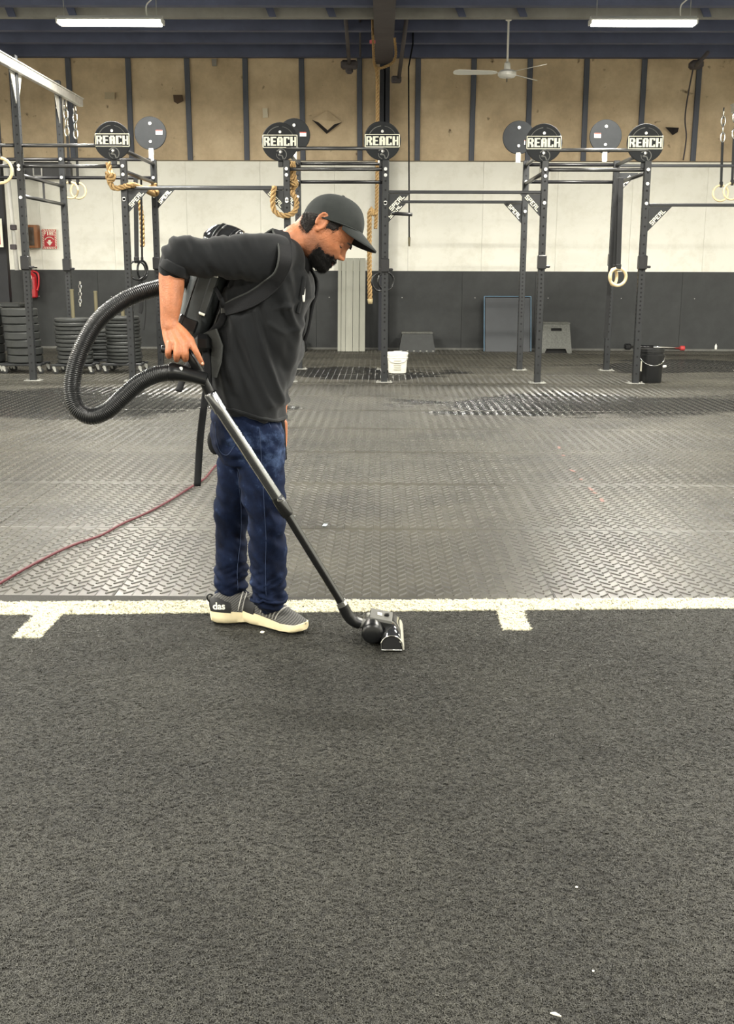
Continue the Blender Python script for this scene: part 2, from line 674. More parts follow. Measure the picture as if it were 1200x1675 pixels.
# ---- centre girder, column and braces
gx = P(628, 60, 15).x
zg = 4.5
gird = MB().box((gx, 7.2, zg + 0.01), (0.28, 22.2, 0.02)).box((gx, 7.2, zg + 0.24), (0.03, 22.2, 0.46)).box((gx, 7.2, zg + 0.46), (0.28, 22.2, 0.02))
tag(gird.obj('roof_girder', 'girder'), 'dark brown steel girder running overhead down the middle of the roof', 'girder')
cx_ = P(629, 150, 18.2).x
colm = MB().box((cx_, 18.28, 2.25), (0.16, 0.02, 4.5)).box((cx_, 18.37, 2.25), (0.02, 0.2, 4.5)).box((cx_, 18.46, 2.25), (0.16, 0.02, 4.5))
tag(colm.obj('steel_column', M('black_column', (34, 36, 44), 0.6)), 'black steel column against the wall under the middle girder', 'column')
for (a, b, Y1, Y2, r, lab) in (((560, -30), (571, 103), 14.5, 17.9, 0.028, 'dark pipe slanting down from the roof left of the girder'),
                              ((588, -30), (589, 92), 14.8, 17.9, 0.015, 'thin dark rod between the slanting pipe and the girder'),
                              ((670, -10), (652, 128), 15.0, 18.2, 0.03, 'dark brace pipe slanting to the column right of the girder')):
    tag(MB().tube([P(*a, Y1), P(*b, Y2)], r, 8).obj('roof_pipe', 'girder', None, True), lab, 'pipe')
tag(MB().cbox(P(571, 106, 18.0), (0.26, 0.2, 0.12), 0.03).cbox(P(571, 114, 18.0), (0.12, 0.1, 0.12), 0.03).obj('pipe_bracket', 'girder'), 'dark bracket at the foot of the slanting roof pipe', 'bracket')
tag(MB().cbox(P(648, 130, 18.2), (0.16, 0.12, 0.1), 0.02).obj('pipe_bracket', 'girder'), 'small dark bracket where the brace meets the column', 'bracket')

# left black column with pale conduit, red sign at the frame edge
lx = P(8, 440, 18.0).x
lc = thing('edge_column', 'black steel column at the left edge with a pale pipe', 'column', (lx, 18.0, 0))
MB().box((lx, 17.95, 2.3), (0.16, 0.12, 4.6)).obj('shaft', M('black_column_b', (30, 31, 35), 0.6), lc)
MB().tube([P(11, 270, 17.9), P(28, 442, 17.9)], 0.035, 8).obj('conduit', MT['white'], lc, True)
for yy in (372, 404):
    MB().cbox(P(22, yy, 17.85), (0.1, 0.06, 0.08), 0.01).obj('clamp', MT['girder'], lc)

# ---- floor base
fl = struct(MB().box((0, (WALL_Y + BACK_Y) / 2, -0.07), (2 * RX + 0.4, WALL_Y - BACK_Y + 0.6, 0.1)).obj('floor', M('floor_slab', (40, 40, 39), 0.7)))


# ---- rubber mats: 6 ft x 4 ft, chequer-plate tread, running bond
WET = [(G(1010, 662).x, G(1010, 662).y, 2.3, 1.0), (G(110, 660).x, G(110, 660).y, 2.2, 1.3), (G(590, 612).x, G(590, 612).y, 1.2, 0.9), (G(1130, 600).x, G(1130, 600).y, 1.6, 1.2)]


def M_mat():
    m = M('tread_rubber', (64, 64, 60), 0.4)
    nt, N, L, b = nodes_of(m)
    geo = N.new('ShaderNodeNewGeometry')
    mp = N.new('ShaderNodeMapping'); mp.inputs['Scale'].default_value = (0.8, 1.2, 1)
    L.new(geo.outputs['Position'], mp.inputs['Vector'])
    n = N.new('ShaderNodeTexNoise'); n.inputs['Scale'].default_value = 1.0; n.inputs['Detail'].default_value = 5; n.inputs['Roughness'].default_value = 0.6
    L.new(mp.outputs[0], n.inputs['Vector'])
    # the mopped, still damp patches
    acc = None
    for (wx, wy, ax_, ay_) in WET:
        sb = N.new('ShaderNodeVectorMath'); sb.operation = 'SUBTRACT'; sb.inputs[1].default_value = (wx, wy, 0)
        L.new(geo.outputs['Position'], sb.inputs[0])
        sc = N.new('ShaderNodeVectorMath'); sc.operation = 'MULTIPLY'; sc.inputs[1].default_value = (1 / ax_, 1 / ay_, 0)
        L.new(sb.outputs[0], sc.inputs[0])
        ln = N.new('ShaderNodeVectorMath'); ln.operation = 'LENGTH'; L.new(sc.outputs[0], ln.inputs[0])
        if acc is None:
            acc = ln.outputs['Value']
        else:
            mn = N.new('ShaderNodeMath'); mn.operation = 'MINIMUM'; L.new(acc, mn.inputs[0]); L.new(ln.outputs['Value'], mn.inputs[1]); acc = mn.outputs[0]
    ad = N.new('ShaderNodeMath'); ad.operation = 'MULTIPLY_ADD'; ad.inputs[1].default_value = 2.6; L.new(n.outputs['Fac'], ad.inputs[0]); L.new(acc, ad.inputs[2])
    mul = N.new('ShaderNodeMapRange'); mul.inputs[1].default_value = 2.35; mul.inputs[2].default_value = 2.1
    L.new(ad.outputs[0], mul.inputs[0])
    rg = N.new('ShaderNodeMapRange'); rg.inputs[3].default_value = 0.33; rg.inputs[4].default_value = 0.12
    L.new(mul.outputs[0], rg.inputs[0]); L.new(rg.outputs[0], b.inputs['Roughness'])
    n2 = N.new('ShaderNodeTexNoise'); n2.inputs['Scale'].default_value = 1.4; n2.inputs['Detail'].default_value = 8; n2.inputs['Roughness'].default_value = 0.7
    L.new(geo.outputs['Position'], n2.inputs['Vector'])
    r = N.new('ShaderNodeValToRGB')
    r.color_ramp.elements[0].position = 0.3; r.color_ramp.elements[0].color = (*lin((46, 45, 41)), 1)
    r.color_ramp.elements[1].position = 0.7; r.color_ramp.elements[1].color = (*lin((76, 74, 66)), 1)
    L.new(n2.outputs['Fac'], r.inputs[0])
    mx = N.new('ShaderNodeMix'); mx.data_type = 'RGBA'
    L.new(mul.outputs[0], mx.inputs['Factor']); L.new(r.outputs[0], mx.inputs[6]); mx.inputs[7].default_value = (*lin((38, 38, 37)), 1)
    L.new(mx.outputs[2], b.inputs['Base Color'])
    n3 = N.new('ShaderNodeTexNoise'); n3.inputs['Scale'].default_value = 260
    L.new(geo.outputs['Position'], n3.inputs['Vector'])
    bp = N.new('ShaderNodeBump'); bp.inputs['Strength'].default_value = 0.25; bp.inputs['Distance'].default_value = 0.002
    L.new(n3.outputs['Fac'], bp.inputs['Height']); L.new(bp.outputs[0], b.inputs['Normal'])
    return m


MT['mat'] = M_mat()
MW, MD = 1.829, 1.2192


def mat_mesh():
    mb = MB()
    mb.cbox((0, 0, -0.008), (MW - 0.006, MD - 0.006, 0.016), 0.003)
    cw, rp = MW / 48, MD / 17
    for i in range(1, 48, 2):        # shallow ribs between the tread columns
        xr_ = -MW / 2 + cw * (i + 1)
        y_ = MD / 2 - 0.004
        mb.add([(xr_ - 0.003, -y_, 0), (xr_ + 0.003, -y_, 0), (xr_ + 0.003, y_, 0), (xr_ - 0.003, y_, 0), (xr_ - 0.001, -y_, 0.0022), (xr_ + 0.001, -y_, 0.0022), (xr_ + 0.001, y_, 0.0022), (xr_ - 0.001, y_, 0.0022)], [(4, 5, 6, 7), (0, 4, 7, 3), (1, 2, 6, 5)])
    for i in range(48):
        s_ = 1 if i % 2 else -1
        xc = -MW / 2 + cw * (i + 0.5)
        for j in range(17):
            yc = -MD / 2 + rp * (j + 0.5 + (0.25 if i % 2 else -0.25))
            if abs(yc) > MD / 2 - 0.025:
                continue
            dx, dy = cw * 0.47, s_ * 0.021
            ux, uy = -dy, dx
            l = math.hypot(ux, uy)
            ux, uy = ux / l * 0.0052, uy / l * 0.0052
            h = 0.0052
            t = 0.45
            vs = [(xc - dx - ux, yc - dy - uy, 0), (xc + dx - ux, yc + dy - uy, 0), (xc + dx + ux, yc + dy + uy, 0), (xc - dx + ux, yc - dy + uy, 0)]
            vt = [(xc - dx * .93 - ux * t, yc - dy * .93 - uy * t, h), (xc + dx * .93 - ux * t, yc + dy * .93 - uy * t, h),
                  (xc + dx * .93 + ux * t, yc + dy * .93 + uy * t, h), (xc - dx * .93 + ux * t, yc - dy * .93 + uy * t, h)]
            mb.add(vs + vt, [(4, 5, 6, 7), (0, 1, 5, 4), (1, 2, 6, 5), (2, 3, 7, 6), (3, 0, 4, 7)])
    return mb.mesh('rubber_mat')


mm = mat_mesh()
xa = G(848, 865).x
row = 0
yc = TURF_Y + MD / 2
while yc < WALL_Y - 0.1:
    y1 = yc + MD / 2
    off = xa + (0 if row % 2 == 0 else MW / 2)
    for k in range(-7, 8):
        xc = off + MW * (k + 0.5)
        if abs(xc) - MW / 2 > 0.36 * y1 + 1.6 or abs(xc) > RX - 1:
            continue
        o = link('rubber_mat', mm, MT['mat'], fl)
        if y1 > WALL_Y:
            o.scale = (1, (WALL_Y - (yc - MD / 2)) / MD, 1)
            o.location = (xc, (WALL_Y + yc - MD / 2) / 2, 0)
        else:
            o.location = (xc, yc, 0)
        o.rotation_euler = (0, 0, rad(random.uniform(-0.06, 0.06)))
    yc += MD
    row += 1


# ---- artificial turf with real pile, white line and ticks woven into it
def M_turf(name, c0, c1, rough=0.55):
    m = M(name, c0, rough)
    nt, N, L, b = nodes_of(m)
    oi = N.new('ShaderNodeObjectInfo')
    geo = N.new('ShaderNodeNewGeometry')
    n = N.new('ShaderNodeTexNoise'); n.inputs['Scale'].default_value = 1.7; n.inputs['Detail'].default_value = 5
    L.new(geo.outputs['Position'], n.inputs['Vector'])
    a = N.new('ShaderNodeMath'); a.operation = 'MULTIPLY_ADD'; a.inputs[1].default_value = 0.75
    L.new(oi.outputs['Random'], a.inputs[0])
    k = N.new('ShaderNodeMapRange'); k.inputs[1].default_value = 0.35; k.inputs[2].default_value = 0.65; k.inputs[4].default_value = 0.3
    L.new(n.outputs['Fac'], k.inputs[0]); L.new(k.outputs[0], a.inputs[2])
    mx = N.new('ShaderNodeMix'); mx.data_type = 'RGBA'
    L.new(a.outputs[0], mx.inputs['Factor'])
    mx.inputs[6].default_value = (*lin(c0), 1); mx.inputs[7].default_value = (*lin(c1), 1)
    L.new(mx.outputs[2], b.inputs['Base Color'])
    b.inputs['Specular IOR Level'].default_value = 0.4
    return m


MT['turf'] = M_turf('charcoal_turf_fibre', (28, 28, 26), (76, 75, 68))
MT['turfwhite'] = M_turf('white_turf_fibre', (196, 191, 166), (230, 226, 202))
MT['turfbase'] = M('turf_backing', (50, 49, 45), 0.9, var=(320, 0.55), bump=(400, 0.6))
MT['turfwbase'] = M('white_turf_backing', (205, 202, 184), 0.9)

TZ = 0.006   # backing height


def on_line(px, py):
    return G(px, py)


la, lb = G(0, 987), G(1200, 981)      # far edge of the white line
na, nb2 = G(0, 1008), G(1200, 997)    # near edge


def edge_y(a, b, x):
    return a.y + (b.y - a.y) * (x - a.x) / (b.x - a.x)


TXL, TXR, TYN = -3.2, 3.4, 1.25
ticks = []
for (p, q, r_, s_) in (((62, 1005), (103, 1005), (66, 1046), (18, 1046)), ((810, 993), (854, 993), (866, 1033), (822, 1033))):
    A, B, C_, D = G(*p), G(*q), G(*r_), G(*s_)
    xl = (A.x + D.x) / 2
    xr = (B.x + C_.x) / 2
    ticks.append((xl, xr, (C_.y + D.y) / 2))


def poly_obj(name, polys, mat, z):
    mb = MB()
    for p in polys:
        mb.add([(x, y, z) for x, y in p], [tuple(range(len(p)))])
    return mb.obj(name, mat)


ye_f = lambda x: edge_y(la, lb, x)
ye_n = lambda x: edge_y(na, nb2, x)
white_polys = [[(TXL, ye_n(TXL)), (TXR, ye_n(TXR)), (TXR, ye_f(TXR)), (TXL, ye_f(TXL))]]
for xl, xr, yn in ticks:
    white_polys.append([(xl, yn), (xr, yn), (xr, ye_n(xr)), (xl, ye_n(xl))])
ty = ticks[0][2]
black_polys = []
xs = [TXL] + [v for t in ticks for v in t[:2]] + [TXR]
for i in range(0, len(xs), 2):
    ty_ = ticks[min(i // 2, len(ticks) - 1)][2]
    black_polys.append([(xs[i], ty_), (xs[i + 1], ty_), (xs[i + 1], ye_n(xs[i + 1])), (xs[i], ye_n(xs[i]))])
# below the ticks (each tick may end at its own depth: use the far one and fill)
black_polys = []
for i in range(0, len(xs), 2):
    black_polys.append([(xs[i], TYN), (xs[i + 1], TYN), (xs[i + 1], ye_n(xs[i + 1])), (xs[i], ye_n(xs[i]))])
for xl, xr, yn in ticks:
    black_polys.append([(xl, TYN), (xr, TYN), (xr, yn), (xl, yn)])
# narrow dark strip between line and mats
black_polys.append([(TXL, ye_f(TXL)), (TXR, ye_f(TXR)), (TXR, TURF_Y - 0.002), (TXL, TURF_Y - 0.002)]) if ye_f(TXL) < TURF_Y and ye_f(TXR) < TURF_Y else None

tb = MB().box((0, (BACK_Y + TURF_Y) / 2, -0.01), (2 * RX, TURF_Y - BACK_Y - 0.004, 0.02 + 0.004))
struct(tb.obj('floor_turf', MT['turfbase']))


def tuft(name, nb_, spread, h, w, seed):
    rg = random.Random(seed)
    mb = MB()
    for i in range(nb_):
        a = rg.uniform(0, 6.283)
        r0 = spread * math.sqrt(rg.random())
        b0 = Vector((r0 * math.cos(a), r0 * math.sin(a), 0))
        d = rg.uniform(0, 6.283)
        dv = Vector((math.cos(d), math.sin(d), 0))
        sv = Vector((-math.sin(d), math.cos(d), 0)) * w * rg.uniform(0.7, 1.3)
        hh = h * rg.uniform(0.55, 1.1)
        b1 = b0 + dv * hh * rg.uniform(0.1, 0.5) + Vector((0, 0, hh * 0.7))
        b2 = b1 + dv * hh * rg.uniform(0.35, 0.9) + Vector((0, 0, hh * rg.uniform(-0.1, 0.35)))
        mb.add([b0 - sv, b0 + sv, b1 + sv, b1 - sv, b2 + sv * 0.7, b2 - sv * 0.7], [(0, 1, 2, 3), (3, 2, 4, 5)])
    me = bpy.data.meshes.new(name)
    me.from_pydata(mb.v, [], mb.f)
    return me


def pile(name, polys, tuft_me, mat, density, seed):
    """mesh = area to cover; geometry nodes scatter the tuft on it"""
    mb = MB()
    for p in polys:
        mb.add([(x, y, TZ - 0.004) for x, y in p], [tuple(range(len(p)))])
    me = bpy.data.meshes.new(name)
    me.from_pydata(mb.v, [], mb.f)
    o = link(name, me, mat)
    tuft_me.materials.clear()
    tuft_me.materials.append(MT[mat])
    src = bpy.data.objects.new('turf_tuft', tuft_me)
    g = bpy.data.node_groups.new(name, 'GeometryNodeTree')
    g.interface.new_socket('Geometry', in_out='INPUT', socket_type='NodeSocketGeometry')
    g.interface.new_socket('Geometry', in_out='OUTPUT', socket_type='NodeSocketGeometry')
    N, L = g.nodes, g.links
    gi = N.new('NodeGroupInput'); go = N.new('NodeGroupOutput')
    ds = N.new('GeometryNodeDistributePointsOnFaces')
    ds.inputs['Density'].default_value = density
    ds.inputs['Seed'].default_value = seed
    L.new(gi.outputs[0], ds.inputs['Mesh'])
    ps = N.new('GeometryNodeInputPosition'); sx_ = N.new('ShaderNodeSeparateXYZ'); L.new(ps.outputs[0], sx_.inputs[0])
    ab = N.new('ShaderNodeMath'); ab.operation = 'ABSOLUTE'; L.new(sx_.outputs[0], ab.inputs[0])
    wd = N.new('ShaderNodeMath'); wd.operation = 'MULTIPLY_ADD'; wd.inputs[1].default_value = 0.36; wd.inputs[2].default_value = 1.2; L.new(sx_.outputs[1], wd.inputs[0])
    gtn = N.new('ShaderNodeMath'); gtn.operation = 'GREATER_THAN'; L.new(ab.outputs[0], gtn.inputs[0]); L.new(wd.outputs[0], gtn.inputs[1])
    dl = N.new('GeometryNodeDeleteGeometry'); dl.domain = 'POINT'
    L.new(ds.outputs['Points'], dl.inputs['Geometry']); L.new(gtn.outputs[0], dl.inputs['Selection'])
    oi = N.new('GeometryNodeObjectInfo'); oi.inputs['Object'].default_value = src
    ip = N.new('GeometryNodeInstanceOnPoints')
    rv = N.new('FunctionNodeRandomValue'); rv.data_type = 'FLOAT_VECTOR'
    rv.inputs[0].default_value = (-0.25, -0.25, 0); rv.inputs[1].default_value = (0.25, 0.25, 6.283)
    rs = N.new('FunctionNodeRandomValue'); rs.data_type = 'FLOAT'
    rs.inputs[2].default_value = 0.75; rs.inputs[3].default_value = 1.25
    L.new(dl.outputs[0], ip.inputs['Points']); L.new(oi.outputs['Geometry'], ip.inputs['Instance'])
    L.new(rv.outputs[0], ip.inputs['Rotation']); L.new(rs.outputs[1], ip.inputs['Scale'])
    jn = N.new('GeometryNodeJoinGeometry')
    L.new(ip.outputs[0], jn.inputs[0]); L.new(gi.outputs[0], jn.inputs[0]); L.new(jn.outputs[0], go.inputs[0])
    md = o.modifiers.new('pile', 'NODES')
    md.node_group = g
    return o


def clip_polys(polys, y0, xl, xr):
    out = []
    for p in polys:
        out.append([(min(max(x, xl), xr), max(y, y0)) for x, y in p])
    return out


t1 = tuft('turf_tuft', 11, 0.0042, 0.0036, 0.0007, 1)
t2 = tuft('turf_tuft_white', 12, 0.0045, 0.0065, 0.0008, 2)
tp = pile('turf_pile', black_polys, t1, 'turf', 38000, 3)
tag(tp, 'charcoal artificial turf with short curly pile across the foreground', 'turf', None, 'stuff')
tw = pile('turf_line', white_polys, t2, 'turfwhite', 26000, 5)
tag(tw, 'cream white line with two short ticks woven into the dark turf', 'line', None, 'stuff')

# ================================================================== LIGHT FIXTURES
MT['tube'] = M('lit_led_tube', (255, 255, 245), 0.5, emit=((1.0, 0.97, 0.86), 14.0))
MT['fixture'] = M('white_fixture', (225, 225, 220), 0.4)
for iy, Y in enumerate(LAMP_Y):
    for ix, X in enumerate(LAMP_X):
        vis = iy == 0 and ix in (1, 2)
        lab = ('lit shop light hanging at upper left above the brown wall' if ix == 1 else 'lit shop light hanging at upper right beside the ceiling fan') if vis else 'lit shop light hanging from the roof out of view'
        t = thing('shop_light', lab, 'light', (X, Y, LAMP_Z), 'hanging shop lights')
        MB().cbox((X, Y, LAMP_Z + 0.045), (1.2, 0.16, 0.03), 0.01).prism([(X - 0.6, Y - 0.08, LAMP_Z + 0.035), (X - 0.6, Y + 0.08, LAMP_Z + 0.035), (X - 0.6, Y + 0.03, LAMP_Z + 0.085), (X - 0.6, Y - 0.03, LAMP_Z + 0.085)], (1.2, 0, 0)).obj('housing', 'fixture', t)
        for s_ in (-1, 1):
            MB().cyl((X - 0.58, Y + s_ * 0.045, LAMP_Z + 0.012), (X + 0.58, Y + s_ * 0.045, LAMP_Z + 0.006), 0.026, 10).obj('led_tube', 'tube', t, True)
            MB().cbox((X + s_ * 0.6, Y, LAMP_Z + 0.025), (0.02, 0.16, 0.06), 0.005).obj('end_cap', 'fixture', t)
            MB().tube([(X + s_ * 0.53, Y, LAMP_Z + 0.08), (X + s_ * 0.53, Y, 4.63 if iy else 4.98)], 0.005, 6).obj('hanger', 'caster', t)
        if vis:
            a = Vector((X + 0.42, Y, LAMP_Z + 0.08))
            MB().tube(catmull([a, a + Vector((0.0, 0, 0.12)), a + Vector((0.08, 0, 0.2)), a + Vector((0.12, 0, 0.3)), a + Vector((0.1, 0, 0.55))], 5), 0.008, 6).obj('power_lead', 'white', t, True)
        ld = bpy.data.lights.new('shop_light_glow', 'AREA')
        ld.shape = 'RECTANGLE'
        ld.size = 1.16
        ld.size_y = 0.14
        ld.energy = LAMP_W
        ld.color = LAMP_COL
        ld.spread = rad(180)
        lo = bpy.data.objects.new('shop_light_glow', ld)
        COL.objects.link(lo)
        lo.location = (X, Y, LAMP_Z - 0.024)
        attach(lo, t)

# ================================================================== RIG
YF, YB = 13.0, 14.6
FX = {n: G(px, 626).x for n, px in (('a', 45), ('b', 212), ('c', 472), ('d', 628), ('e', 877), ('f', 1035))}
YF = G(628, 625.5).y
YB = G(623, 604.5).y
FX['g'] = FX['f'] + 1.83
XP = dict(FX)
rig = thing('pull_up_rig', 'black steel pull-up rig with perforated posts along the back of the gym', 'rig', (XP['d'], YF, 0))
PW = 0.075


def post_mesh(h):
    mb = MB()
    t = PW / 2
    mb.cbox((0, 0, h / 2), (PW, PW, h), 0.006)
    return mb.mesh('post')


def holes_mesh(h):
    mb = MB()
    t = PW / 2 + 0.0006
    z = 0.12
    while z < h - 0.05:
        for ax in (0, 1):
            for sgn in (-1, 1):
                ring = []
                for j in range(6):
                    a = math.pi * j / 3
                    u, w = 0.0125 * math.cos(a), 0.0125 * math.sin(a)
                    ring.append((u, sgn * t, z + w) if ax == 0 else (sgn * t, u, z + w))
                mb.add(ring, [tuple(range(6))])
        z += 0.1 if z < 0.7 or z > 1.5 else 0.05
    return mb.mesh('bolt_holes')


H9 = P(628, 262, YF).z        # front post top under the targets
HB = P(623, 262, YB).z
HT = P(12, 90, YF).z
HTB = P(88, 132, YB).z
pm = {}


def post(x, y, h, plate=True):
    k = round(h, 3)
    if k not in pm:
        pm[k] = (post_mesh(h), holes_mesh(h))
    o = link('post', pm[k][0], 'steel', rig)
    o.location = (x, y, 0)
    q = link('bolt_holes', pm[k][1], 'hole')
    q.parent = o
    q['kind'] = 'stuff'
    if plate:
        b = MB().cbox((0, 0, 0.005), (0.2, 0.14, 0.01), 0.003)
        for sx_ in (-0.075, 0.075):
            b.cyl((sx_, 0, 0.008), (sx_, 0, 0.025), 0.012, 6)
        b2 = b.obj('base_plate', M('worn_base_plate', (150, 150, 144), 0.5, 0.3) if 'bpm' not in MT else MT['bpm'])
        MT['bpm'] = b2.data.materials[0]
        b2.parent = o
    return o


for n in 'bcdefg':
    post(XP[n], YF, H9)
for n in 'bcdefg':
    post(XP[n], YB, HB)
post(XP['a'], YF, HT)
post(XP['a'] , YB, HTB)


def bolts(pts, r=0.02):
    mb = MB()
    for p in pts:
        mb.cyl(p, Vector(p) + Vector((0, -0.018, 0)), r, 8)
    mb.obj('bolt', 'bolt', rig)


def bar(p, q, r=0.021, mat='bar'):
    MB().tube([p, q], r, 10).obj('crossbar', mat, rig, True)


def zf(py):
    return P(628, py, YF).z


def zb(py):
    return P(628, py, YB).z


bp = []
# bars across the front cells (y pixel of each bar) and the back cells
for (l, r_, rows_f, rows_b) in (('a', 'b', (239, 273), (262, 292)), ('c', 'd', (243, 277), (268, 298)), ('e', 'f', (245, 277), (269, 297))):
    for y in rows_f:
        bar((XP[l], YF, zf(y)), (XP[r_], YF, zf(y)))
        bp += [(XP[l], YF - 0.04, zf(y)), (XP[r_], YF - 0.04, zf(y))] if y > 260 else []
    for y in rows_b:
        bar((XP[l], YB, zb(y)), (XP[r_], YB, zb(y)), mat='barblack')
        bp += [(XP[l], YB - 0.04, zb(y)), (XP[r_], YB - 0.04, zb(y))]
for y in (239, 273):
    bar((XP['a'] - 1.83, YF, zf(y)), (XP['a'], YF, zf(y)))
for y in (262, 292):
    bar((XP['a'] - 1.83, YB, zb(y)), (XP['a'], YB, zb(y)), mat='barblack')
# bars running front to back
for n in 'bcdef':
    z1, z2 = zf(246), zf(281)
    for z in (z1, z2):
        bar((XP[n], YF, z), (XP[n], YB, z), 0.024)
for y in (288, 322):
    bar((XP['a'], YF, zf(y)), (XP['a'], YB, zf(y)), 0.022)
zl = zf(288)
MB().tube([((XP['a']), (YF + YB) / 2, zf(288)), ((XP['a']), (YF + YB) / 2, zf(322))], 0.014, 8).obj('rung', 'barblack', rig)


def gusset(x, y, ztop, s_, size=0.24):
    """triangular brace plate under a bar; s_=+1 to the right of the post"""
    x0_ = x + s_ * PW / 2
    pts = [(x0_, y - 0.005, ztop), (x0_ + s_ * size, y - 0.005, ztop), (x0_, y - 0.005, ztop - size * 1.05)]
    g_ = MB().prism(pts, (0, 0.01, 0)).obj('gusset', 'steel', rig)
    mb = MB()
    d = Vector((1, 0, 1.05)).normalized() if s_ > 0 else Vector((1, 0, -1.05)).normalized()
    nv = Vector((-d.z, 0, d.x))
    mid = Vector((x0_ + s_ * size * 0.5, y - 0.008, ztop - size * 0.52))
    inward = Vector((-s_, 0, 1)).normalized() * 0.036
    letters(mb, 'SPEAL', mid + inward, d, nv, 0.052, 0.003, 0.72)
    w = mb.obj('lettering', 'cream')
    w.parent = g_
    w.matrix_parent_inverse = Matrix.Identity(4)


# six-foot spans with a flat beam and braces
for (l, r_, yf, yb) in (('b', 'c', 309, 307), ('d', 'e', 314, 330)):
    for yy, Y, z in ((yf, YF, zf(yf)), (yb, YB, zb(yb))):
        MB().cbox(((XP[l] + XP[r_]) / 2, Y, z), (XP[r_] - XP[l] - PW, 0.05, 0.035), 0.006).obj('crossbeam', 'steel', rig)
        gusset(XP[l], Y, z - 0.02, 1)
        gusset(XP[r_], Y, z - 0.02, -1)
        bp += [(XP[l], Y - 0.04, z - 0.12), (XP[r_], Y - 0.04, z - 0.12)]
z = zf(334)
MB().cbox(((XP['f'] + XP['g']) / 2, YF, z), (1.75, 0.05, 0.035), 0.006).obj('crossbeam', 'steel', rig)
gusset(XP['f'], YF, z - 0.02, 1, 0.27)
z = zb(270)
MB().cbox(((XP['f'] + XP['g']) / 2, YB, z), (1.75, 0.05, 0.035), 0.006).obj('crossbeam', 'steel', rig)
gusset(XP['f'], YB, zb(282), 1, 0.25)
bp += [(XP['f'], YF - 0.04, zf(300)), (XP['f'], YF - 0.04, zf(332)), (XP['d'], YF - 0.04, zf(287)), (XP['e'], YF - 0.04, zf(288)), (XP['c'], YF - 0.04, zf(287)), (XP['b'], YF - 0.04, zf(287)), (XP['b'], YF - 0.04, zf(328)),
       (XP['c'], YF - 0.04, zf(330)), (XP['d'], YF - 0.04, zf(333)), (XP['a'], YF - 0.04, zf(279)), (XP['a'], YF - 0.04, zf(325)), (XP['a'], YF - 0.04, zf(139)), (XP['a'], YB - 0.04, zb(178))]
bolts(bp)
# J-cup hooks on the posts
for n, Y, yy in (('a', YF, 432), ('a', YB, 435), ('d', YF, 434), ('e', YF, 428), ('f', YF, 428), ('f', YB, 424), ('b', YB, 432)):
    c = Vector((XP[n], Y - 0.02, (zf if Y == YF else zb)(yy)))
    MB().cbox(c, (0.1, 0.1, 0.16), 0.01).cbox(c + Vector((0.06, 0, -0.05)), (0.07, 0.06, 0.03), 0.008).obj('hook', 'barblack', rig)
# overhead arm carrying the rings on the left and on the right


def arm(x, z, y0_, y1_, posts):
    MB().cbox((x, (y0_ + y1_) / 2, z), (0.06, y1_ - y0_, 0.1), 0.006).cbox((x, (y0_ + y1_) / 2, z + 0.055), (0.09, y1_ - y0_, 0.015), 0.004).obj('overhead_arm', 'galv', rig)
    for Y in posts:
        for s_ in (-1, 1):
            pts = [(x - 0.045, Y + s_ * 0.037, z - 0.05), (x - 0.045, Y + s_ * 0.2, z - 0.05), (x - 0.045, Y + s_ * 0.037, z - 0.38)]
            MB().prism(pts, (0.01, 0, 0)).obj('arm_brace', 'galv', rig)


za = P(12, 112, YF).z
yend = None
# arm height is constant: find the depth at which the far end shows at x=127
best = min((abs(P(127, 160, Y).z - za), Y) for Y in [14 + 0.02 * i for i in range(250)])
Y_END = best[1]
arm(XP['a'] + 0.055, za, YF - 1.2, YB + 0.9, (YF, YB))
arm(XP['g'] + 0.05, za, YF - 0.8, YB + 1.4, (YF, YB))

# ---- round target boards
EMB = None


